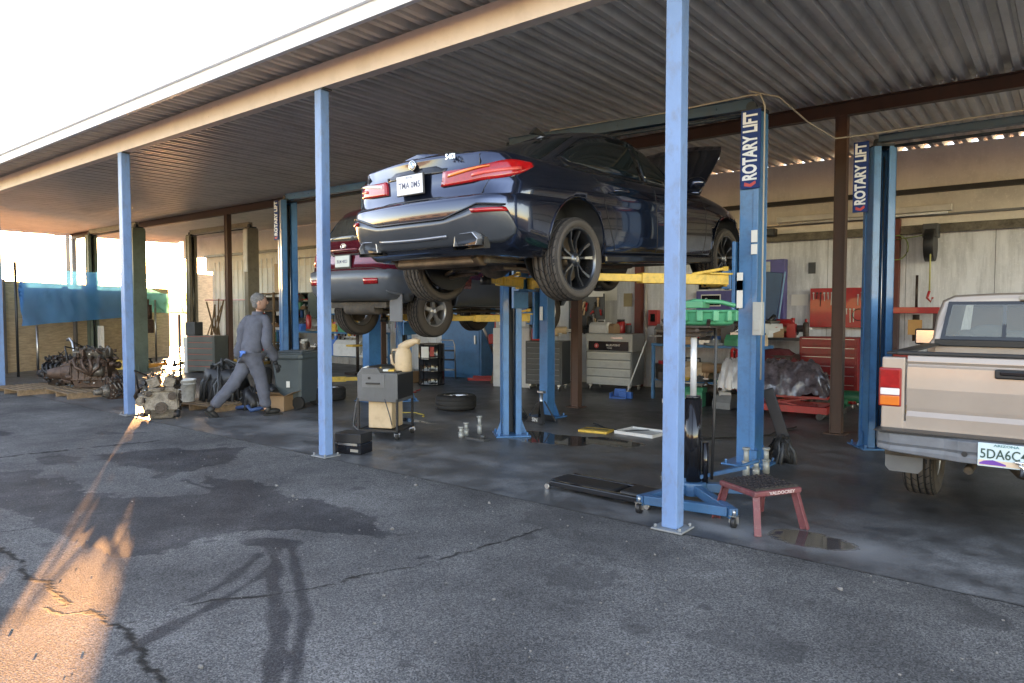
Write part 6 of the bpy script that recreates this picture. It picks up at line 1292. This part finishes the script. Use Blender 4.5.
t = thing('vise', 'black bench vise at the left end of the blue bench', 'vise', (-5.75, 11.55, 1.003)); b = MB(); b.box((0, 0, .06), (.16, .2, .12)); b.box((0, -.02, .16), (.12, .26, .09)); b.build('vise_body', engdark, t, .01); b = MB(); b.cyl((0, -.15, .14), (0, -.3, .14), .018, n=8); b.cyl((-.12, -.29, .14), (.12, -.29, .14), .01, n=8); b.build('screw', steel, t)
t = thing('dustpan', 'blue dustpan lying against the silver tool chest', 'dustpan', (-6.42, 11.15, .005), .3); b = MB(); b.bb((-.14, -.1, 0), (.14, .12, .02)); b.prism([(-.12, .02), (.12, .02), (.10, .16), (-.10, .16)], .1, .115, axis='y'); b.bb((-.15, -.1, 0), (-.135, .12, .1)); b.bb((.135, -.1, 0), (.15, .12, .1)); b.build('pan', bluepl, t)
t = thing('broom', 'broom with a white handle leaning behind the blue dustpan', 'broom', (-6.28, 11.2, .005)); b = MB(); b.cyl((0, 0, .12), (.30, .15, 1.05), .013, n=8); b.build('handle', white, t); b = MB(); b.bb((-.16, -.03, 0), (.10, .04, .12)); b.build('brush_head', bluepl, t, .01)
bench('dark bench loaded with tools left of the red chest', -4.7, -3.5, 12.7, 1.12, .4, darkgrey); clutter('on the dark bench by the red chest', -4.7, -3.5, 12.55, 1.123, 10, 71, s0=1.4, grp='clutter on the dark bench')
t = thing('bench_grinder', 'red grinder on the dark bench by the wall', 'grinder', (-4.0, 12.75, 1.123)); b = MB(); b.bb((-.18, -.12, 0), (.18, .12, .16)); b.cyl((-.14, 0, .22), (.14, 0, .22), .10, n=16); b.build('housing', red, t, .015); b = MB(); b.cyl((-.2, 0, .22), (-.15, 0, .22), .09, n=16); b.build('wheel', black, t)
# red cloth over machine, plastic-wrapped load on red transmission table
def draped(name, label, cat, x, y, z, w_, d_, h, mt, seed, amp=.08, sc=5):
    b = MB(); rows = []; n = 36
    for j in range(n+1):
        row = []
        for i in range(n+1):
            u = i/n*2-1; v = j/n*2-1; m_ = max(abs(u), abs(v)); px, py = u, v
            nz = noise.noise(V(u*sc*.4+seed, v*sc*.4, 0))+.5*noise.noise(V(u*sc, v*sc, seed))
            rid = abs(noise.noise(V(u*sc*.7+seed, v*sc*.7, 3)))
            zz = h*(1-max(0, m_-.55)/.45)**.75+amp*nz+amp*.8*rid
            row.append(V(px*w_/2*(1+.12*nz*(m_ > .6)), py*d_/2*(1+.1*nz), max(0.0, zz)))
        rows.append(row)
    b.grid(rows); return tag(b.build(name, mt, loc=(x, y, z)), label, cat)
t = thing('workshop_machine', 'low machine under the dark red cloth by the wall', 'machine', (-4.05, 11.9, .005)); b = MB(); b.bb((-.5, -.3, .35), (.5, .3, .86)); b.build('housing', engdark, t, .02)
for sx in (-1, 1): b = MB(); b.bb((sx*.45-.03, -.28, 0), (sx*.45+.03, .28, .35)); b.build('leg', red, t)
draped('cloth', 'dark red cloth thrown over the low machine by the wall', 'cloth', -4.05, 11.9, .60, 1.2, .85, .34, M('maroon_cloth', (.10, .012, .014), .9, bump=.4), 2, .03)
t = thing('lift_table', 'low red hydraulic table carrying the plastic wrapped load', 'lift table', (-3.4, 10.95, .005), .05)
b = MB(); b.bb((-.6, -.3, .30), (.65, .3, .34)); b.build('table_top', red, t, .004); b = MB(); b.bb((-.6, -.32, .09), (.65, -.27, .19)); b.bb((-.6, .27, .09), (.65, .32, .19)); b.bb((.6, -.27, .09), (.65, .27, .19)); b.build('base', red, t, .004)
for s in (-1, 1): b = MB(); b.bar((-.4, s*.2, .15), (.4, s*.2, .30), .02, .04, up=(0, 1, 0)); b.bar((-.4, s*.22, .30), (.4, s*.22, .15), .02, .04, up=(0, 1, 0)); b.build('scissor_arm', red, t)
for sx in (-.5, .55): b = MB(); b.cyl((sx, -.32, .05), (sx, .32, .05), .05, n=14); b.build('wheel', black, t)
b = MB(); b.tube([(-.62, -.1, .15), (-.78, -.12, .55), (-.8, -.12, .95)], .025, n=8); b.tube([(-.62, .1, .15), (-.78, .12, .55), (-.8, .12, .95)], .025, n=8); b.tube([(-.8, -.12, .95), (-.82, 0, .98), (-.8, .12, .95)], .025, n=8); b.build('push_handle', red, t)
wrap = M('plastic_wrap', (.11, .09, .10), .18, var=.6, sc=9, dirt=.5, dcol=(.04, .02, .03), bump=1, bsc=12, coat=.6)
draped('wrapped_load', 'crumpled clear plastic wrap over parts on the red table', 'plastic sheet', -3.35, 10.9, .345, 1.25, .7, .42, wrap, 7, .11, 9)
draped('plastic_bag', 'pale crumpled plastic bag hanging on the red handle', 'plastic bag', -4.15, 10.75, .36, .4, .35, .45, M('milky_plastic', (.45, .43, .42), .2, bump=1, bsc=15, coat=.5), 12, .06, 9)
heap('black cables heaped at the foot of the right lift column', -2.36, 7.50, .005, .26, .30, 9, 14)
t = thing('creeper_board', 'black folded creeper leaning behind the right lift column', 'creeper', (-2.30, 7.6, .005), .2); b = MB(); b.bar((0, 0, .02), (-.25, .05, .75), .12, .03, up=(0, 1, 0)); b.build('board', black, t, .01); b = MB(); b.cyl((.02, -.12, .04), (.02, .12, .04), .03, n=10); b.build('castor', grey, t)
# shop press
t = thing('shop_press', 'red and black hydraulic shop press against the wall beside the pickup', 'press', (-1.98, 12.85, .005)); b = MB()
for s in (-1, 1): b.bb((s*.28-.04, -.06, 0), (s*.28+.04, .06, 1.55))
b.build('frame', M('press_dark', (.06, .03, .03), .5), t, .004); b = MB(); b.bb((-.33, -.08, 1.54), (.33, .08, 1.64)); b.build('crosshead', red, t, .006); b = MB(); b.bb((-.3, -.07, .80), (.3, .07, .90)); b.build('press_bed', red, t, .006); b = MB(); b.cyl((0, 0, 1.1), (0, 0, 1.52), .05, n=14); b.cyl((0, 0, 1.62), (0, 0, 2.15), .02, n=10); b.build('ram', engdark, t); b = MB(); b.bb((-.10, -.09, 1.20), (.10, -.083, 1.44)); b.build('press_label', M('amber_label', (.5, .25, .08), .5), t)
# cord reels and wall things
t = thing('cord_reel', 'black cord reel with red hook hung on the wall ledge', 'cord reel', (-1.82, 12.95, 2.35)); b = MB(); b.cyl((-.07, 0, .28), (.07, 0, .28), .26, n=28); b.build('reel', black, t, .01); b = MB(); b.bb((-.11, -.06, .4), (.11, .15, .62)); b.build('bracket', darkgrey, t, .01); b = MB(); b.cyl((0.03, -.2, .25), (.03, -.2, -.45), .012, n=8); b.build('cord', M('yellow_cord', (.45, .42, .15), .6), t); b = MB(); b.tube([(.03, -.2, -.45), (0, -.2, -.56), (.05, -.2, -.62), (.08, -.2, -.55)], .02, n=8); b.build('plug', red, t)
b = MB(); P = [(-2.3+.16*math.cos(a), 13.0, 2.62+.20*math.sin(a)) for a in [i*.35 for i in range(26)]]; P += [(-2.05, 12.98, 2.78), (-1.9, 12.95, 2.80)]; b.tube(P, .010, n=6); tag(b.build('hose_coil', M('lime_hose', (.20, .26, .07), .5)), 'thin yellow green air hose coiled on the red wall upright', 'hose')
t = thing('alarm_box', 'small red alarm box on the wall above the blue bench', 'alarm box', (-6.72, 13.02, 1.28)); b = MB(); b.bb((-.11, 0, 0), (.11, .12, .32)); b.build('box', red, t, .01); b = MB(); b.bb((-.05, -.008, .08), (.05, -.001, .24)); b.build('pane', dglass, t)
purple = M('purple_panel', (.10, .09, .28), .4, dirt=.2)
t = thing('wall_cabinet', 'lavender wall cabinet right of the lift column with a blue panel leaning on it', 'cabinet', (-4.35, 13.0, 1.42)); b = MB(); b.bb((-.45, 0, 0), (.25, .18, 1.10)); cb_ = b.build('carcass', purple, t, .008); b = MB(); b.bb((-.42, -.012, .04), (.0, -.001, 1.06)); b.build('glass_door', M('cab_pane', (.22, .24, .26), .15, dirt=.5), cb_)
t = thing('framed_sign_board', 'dark blue framed panel tilted in front of the lavender cabinet', 'panel', (-4.33, 12.85, 1.44)); b = MB(); b.box((0, 0, .42), (.42, .05, .85), rot=Matrix.Rotation(.12, 3, 'Y')); b.build('panel', M('deep_blue_panel', (.015, .07, .16), .3), t, .01); b = MB(); b.bar((.2, -.03, 0.0), (.30, -.03, .84), .02, .02); b.build('edge_strip', M('pale_blue_edge', (.2, .4, .6), .4), t)
t = thing('display_board', 'purple sign board with white lettering on the wall above the blue bench', 'sign', (-5.25, 13.05, 1.35)); b = MB(); b.bb((-.55, 0, 0), (.55, .05, .62)); bd_ = b.build('board', purple, t, .006); b = MB(); b.bb((-.45, -.006, .32), (-.05, -.001, .55)); lb = b.build('plaque', paper, bd_); b = MB(); b.bb((-.43, -.009, .34), (-.07, -.0065, .53)); b.build('plaque_face', blackg, lb); text('plaque_lettering', 'Snap', .13, paper, lb, frame((-.25, -.0095, .43), (1, 0, 0), (0, 0, 1)), .0006, .001)
q = MB(); q.bb((.2, -.008, .0), (.55, -.001, .62)); q.build('magenta_panel', M('magenta_panel', (.30, .08, .18), .5), bd_)
# fluorescent tube fitting (unlit) under the wall band
t = thing('strip_light', 'unlit white strip light fitting under the wall band near the pickup', 'light fitting', (-2.9, 13.03, 3.05+.12)); b = MB(); b.bb((-1.35, -.06, 0), (1.35, .06, .10)); b.build('housing', M('fitting_white', (.62, .59, .54), .5), t, .01); b = MB(); b.cyl((-1.3, -.03, -.03), (1.3, -.03, -.03), .02, n=10); b.build('tube', white, t)
t = thing('speaker', 'small black speaker on the wall ledge right of the lift column', 'speaker', (-4.45, 12.97, 3.0)); b = MB(); b.bb((-.2, -.08, -.06), (.2, .08, .07)); b.build('enclosure', black, t, .01); b = MB(); b.bb((-.17, -.086, -.04), (.17, -.081, .05)); b.build('grille', darkgrey, t)
# left mid background: shelves, blue bench, clutter
XR = PY(268, 300, 11.6).x; XB0 = PY(284, 300, 11.9).x; XB1 = PY(382, 300, 11.9).x
t = thing('storage_rack', 'open rack of boards and boxes behind the blue lift column', 'rack', (XR, 11.6, .005), .1)
for x_ in (-.5, .5):
    for y_ in (-.2, .2): b = MB(); b.bb((x_-.025, y_-.025, 0), (x_+.025, y_+.025, 2.1)); b.build('upright', wood, t)
for z_ in (.2, .65, 1.1, 1.55, 2.05): b = MB(); b.bb((-.52, -.23, z_), (.52, .23, z_+.03)); b.build('shelf', wood, t)
for i_, z_ in enumerate((.235, .685, 1.135, 1.585)): clutter(('on the lowest', 'on the second', 'on the third', 'on the top')[i_]+' rack board', XR-.4, XR+.4, 11.6, z_, 4, 90+i_, s0=1.7, grp='clutter on the wooden rack', jit=.05)
bench('blue bench along the white wall left of the red car', XB0, XB1, 11.9, 1.02, .4, benchblue)
clutter('on the long blue bench', XB0+.1, XB1-.1, 11.8, 1.025, 14, 120, s0=1.6, grp='clutter on the long blue bench'); clutter('under the long blue bench', XB0+.2, XB1-.2, 11.75, .405, 12, 140, s0=1.8, grp='clutter under the long blue bench')
t = thing('parts_shelf', 'dark green parts shelf on the white wall above the long blue bench', 'shelf', (PY(304, 300, 12.9).x, 12.9, 1.35)); b = MB(); b.bb((-.85, .2, 0), (.85, .22, .78)); b.bb((-.87, -.18, 0), (-.85, .2, .78)); b.bb((.45, -.18, 0), (.87, .2, .78)); b.build('carcass', M('dark_green_steel', (.02, .05, .05), .5), t)
for z_ in (0.0, .25, .5, .76): b = MB(); b.bb((-.849, -.18, z_), (.449, .199, z_+.02)); b.build('shelf', M('dark_green_steel', (.02, .05, .05), .5), t)
for i_, z_ in enumerate((.02, .27, .52)): clutter(('on the bottom', 'on the middle', 'on the top')[i_]+' green shelf', PY(304, 300, 12.9).x-.8, PY(304, 300, 12.9).x+.4, 12.85, 1.35+z_, 6, 160+i_*9, s0=.9, grp='clutter on the green shelf', jit=.04)
t = thing('bench_drill', 'yellow drill press at the right end of the long blue bench', 'drill press', (PY(357, 300, 11.2).x, 11.2, .005)); b = MB(); b.cyl((0, 0, 0), (0, 0, 1.3), .04, n=12); b.bb((-.2, -.25, 0), (.2, .2, .06)); b.build('column', engdark, t); b = MB(); b.box((0, -.1, 1.2), (.24, .45, .26)); b.box((0, -.1, .72), (.3, .3, .05)); b.cyl((0, -.25, .95), (0, -.25, 1.1), .04, n=10); b.build('head', yellow, t, .02)
t = thing('hanging_tool_rack', 'rail of hanging hand tools on the white wall right of the brown post', 'tool rack', (PY(378, 300, 13.0).x, 13.0, 1.75)); b = MB(); b.bb((-1.1, 0, 0), (1.1, .03, .06)); b.build('rail', steel, t)
r = random.Random(12)
for k in range(30): x_ = -1.05+k*.072; L_ = r.uniform(.25, .8); b = MB(); b.cyl((x_, -.02, 0), (x_, -.02, -L_), r.uniform(.008, .02), n=6); b.box((x_, -.02, -L_), (.04, .03, r.uniform(.04, .1))); b.build('hand_tool', r.choice([black, steel, white, darkgrey, red]), t)
t = thing('hanging_tool_rack', 'board of hanging parts behind the brown post under the sedan', 'tool rack', (-8.25, 12.9, 1.1)); b = MB(); b.bb((-.45, 0, 0), (.45, .03, .85)); bb_ = b.build('board', darkgrey, t)
for k in range(24): b = MB(); x_ = r.uniform(-.4, .4); z_ = r.uniform(.1, .8); b.tube([(x_, -.03, z_), (x_+r.uniform(-.06, .06), -.04, z_-r.uniform(.05, .2))], .018, n=6); b.ball((x_, -.03, z_), .03, n=8); b.build('hung_part', r.choice([red, steel, black, beigepl, engmet]), bb_)
t = thing('notice', 'white paper notice pinned up above the dark tool chest', 'notice', (-7.95, 12.8, 1.9)); b = MB(); b.bb((-.18, 0, -.02), (.18, .01, .42)); b.build('sheet', paper, t); b = MB(); b.cyl((0, -.01, .38), (0, 0, .38), .012, n=8); b.build('pin', red, t)
t = thing('hanging_tool_rack', 'rail of black straps and tools on the white wall behind the fluid cart', 'tool rack', (PY(345, 300, 13.0).x, 13.0, 1.45)); b = MB(); b.bb((-1.3, 0, 0), (1.3, .03, .05)); b.build('rail', benchblue, t)
for k in range(34): x_ = -1.25+k*.074; L_ = r.uniform(.2, .7); b = MB(); b.cyl((x_, -.02, 0), (x_+r.uniform(-.05, .05), -.02, -L_), r.uniform(.01, .03), n=6); b.box((x_, -.02, -L_), (.05, .04, r.uniform(.05, .14))); b.build('hand_tool', r.choice([black, black, darkgrey, red, beigepl, steel]), t)
clutter('on top of the dark tool chest', -8.5, -8.0, 11.45, .99, 5, 200, s0=1.3, grp='clutter on the dark chest', rz=.25)
b = MB(); b.cyl((0, 0, 0), (.12, -.1, -1.0), .008, n=6); tag(b.build('hanging_rope', white, loc=(-14.3, 9.75, 4.05)), 'thin pale rope hanging from the brown beam left of the blue lift', 'rope')
# leaning white sheets at the sunlit wall end, orange barrier
for k, (x_, mt, lab) in enumerate(((-20.9, whcor, 'white corrugated sheet leaning at the sunlit end of the wall, nearest the gap'), (-19.6, whcor, 'white corrugated sheet leaning left of the brown post'))):
    b = MB(); pf = []
    xx = -.55
    while xx < .55: pf += [(xx, 0), (xx+.05, 0), (xx+.065, -.02), (xx+.085, -.02), (xx+.1, 0)]; xx += .12
    b.grid([[V(a, c_, 0) for a, c_ in pf], [V(a, c_+.25, 2.1) for a, c_ in pf]], smooth=False); tag(b.build('roofing_sheet', mt, loc=(x_, 12.75, .005)), lab, 'sheet')
b = MB(); b.tube([(-24, 12.7, 1.95), (-19, 12.75, 1.92), (-15, 12.9, 1.95)], .02, n=6); tag(b.build('red_pipe', red), 'thin red pipe running along the white wall', 'pipe')
t = thing('stored_pipes', 'bundle of upright rods and boards at the sunlit end', 'rods', (-22.2, 11.9, .005)); r = random.Random(2)
for k in range(9): b = MB(); b.bar((r.uniform(-.4, .4), r.uniform(-.2, .2), 0), (r.uniform(-.5, .5), r.uniform(.1, .4), r.uniform(1.2, 2.0)), .04, .03); b.build('rod', wood, t)

# extra workshop clutter
def cord(name, label, P, r_, mt, cat='cord'):
    b = MB(); Q = []
    for i in range(len(P)-1):
        for j in range(6): t_ = j/6; a_ = V(*P[i]).lerp(V(*P[i+1]), t_); a_ += V(.03*math.sin(i*2+j), .03*math.cos(i*1.7+j*1.1), 0); Q.append(a_)
    Q.append(V(*P[-1])); b.tube(Q, r_, n=6, m=0); return tag(b.build(name, mt), label, cat)
cord('air_hose', 'black air hose snaking across the floor between the two blue lift columns', [(-5.2, 8.3, .02), (-4.6, 8.0, .02), (-4.1, 8.5, .02), (-3.5, 8.2, .02), (-3.0, 8.9, .02), (-2.9, 9.8, .02)], .011, rubber, 'hose')
cord('extension_cord', 'red cord lying on the floor in front of the oil drum', [(-10.2, 9.8, .02), (-9.9, 9.4, .02), (-10.3, 9.0, .02), (-9.6, 8.9, .02)], .012, red)
cord('air_hose', 'yellow hose coiled loosely on the floor by the loose wheel', [(-8.4, 7.6, .02), (-8.1, 7.4, .02), (-7.8, 7.5, .02), (-7.5, 7.3, .02)], .009, M('cord_yellow', (.4, .3, .05), .6), 'hose')
for (u, v, wd_, ht_, mt, lab) in ((610, 290, .35, .45, paper, 'white paper sheet pinned on the wall above the silver tool chest'), (628, 300, .2, .28, M('faded_poster', (.35, .28, .16), .8), 'small faded poster on the wall beside the red upright'), (800, 300, .3, .2, paper, 'small white notice on the panel wall left of the red pegboard'), (812, 268, .12, .2, darkgrey, 'small dark electrical box on the panel wall')):
    p = PY(u, v, WY-.02); b = MB(); b.bb((-wd_/2, 0, -ht_/2), (wd_/2, .012, ht_/2)); tag(b.build('wall_notice', mt, loc=(p.x, WY-.03, p.z)), lab, 'notice')
clutter('on top of the silver chest', -7.5, -6.8, 12.25, 1.14, 4, 300, s0=1.3, grp='clutter on the silver chest')
clutter('on top of the white cabinet', -9.4, -8.95, 11.6, 1.43, 3, 310, s0=1.3, grp='clutter on the white cabinet')
clutter('on the floor by the blue bench', -5.6, -4.3, 11.15, .006, 6, 320, s0=1.7, grp='clutter by the blue bench')
clutter('on the floor by the oil drum', -12.4, -11.3, 10.6, .006, 5, 330, s0=1.8, grp='clutter by the drum')
clutter('on top of the blue cabinet', -11.7, -11.0, 12.5, 1.76, 4, 340, s0=1.5, grp='clutter on the blue cabinet')
clutter('on the floor by the red table', -2.9, -2.2, 11.6, .006, 4, 350, s0=1.6, grp='clutter by the red table')
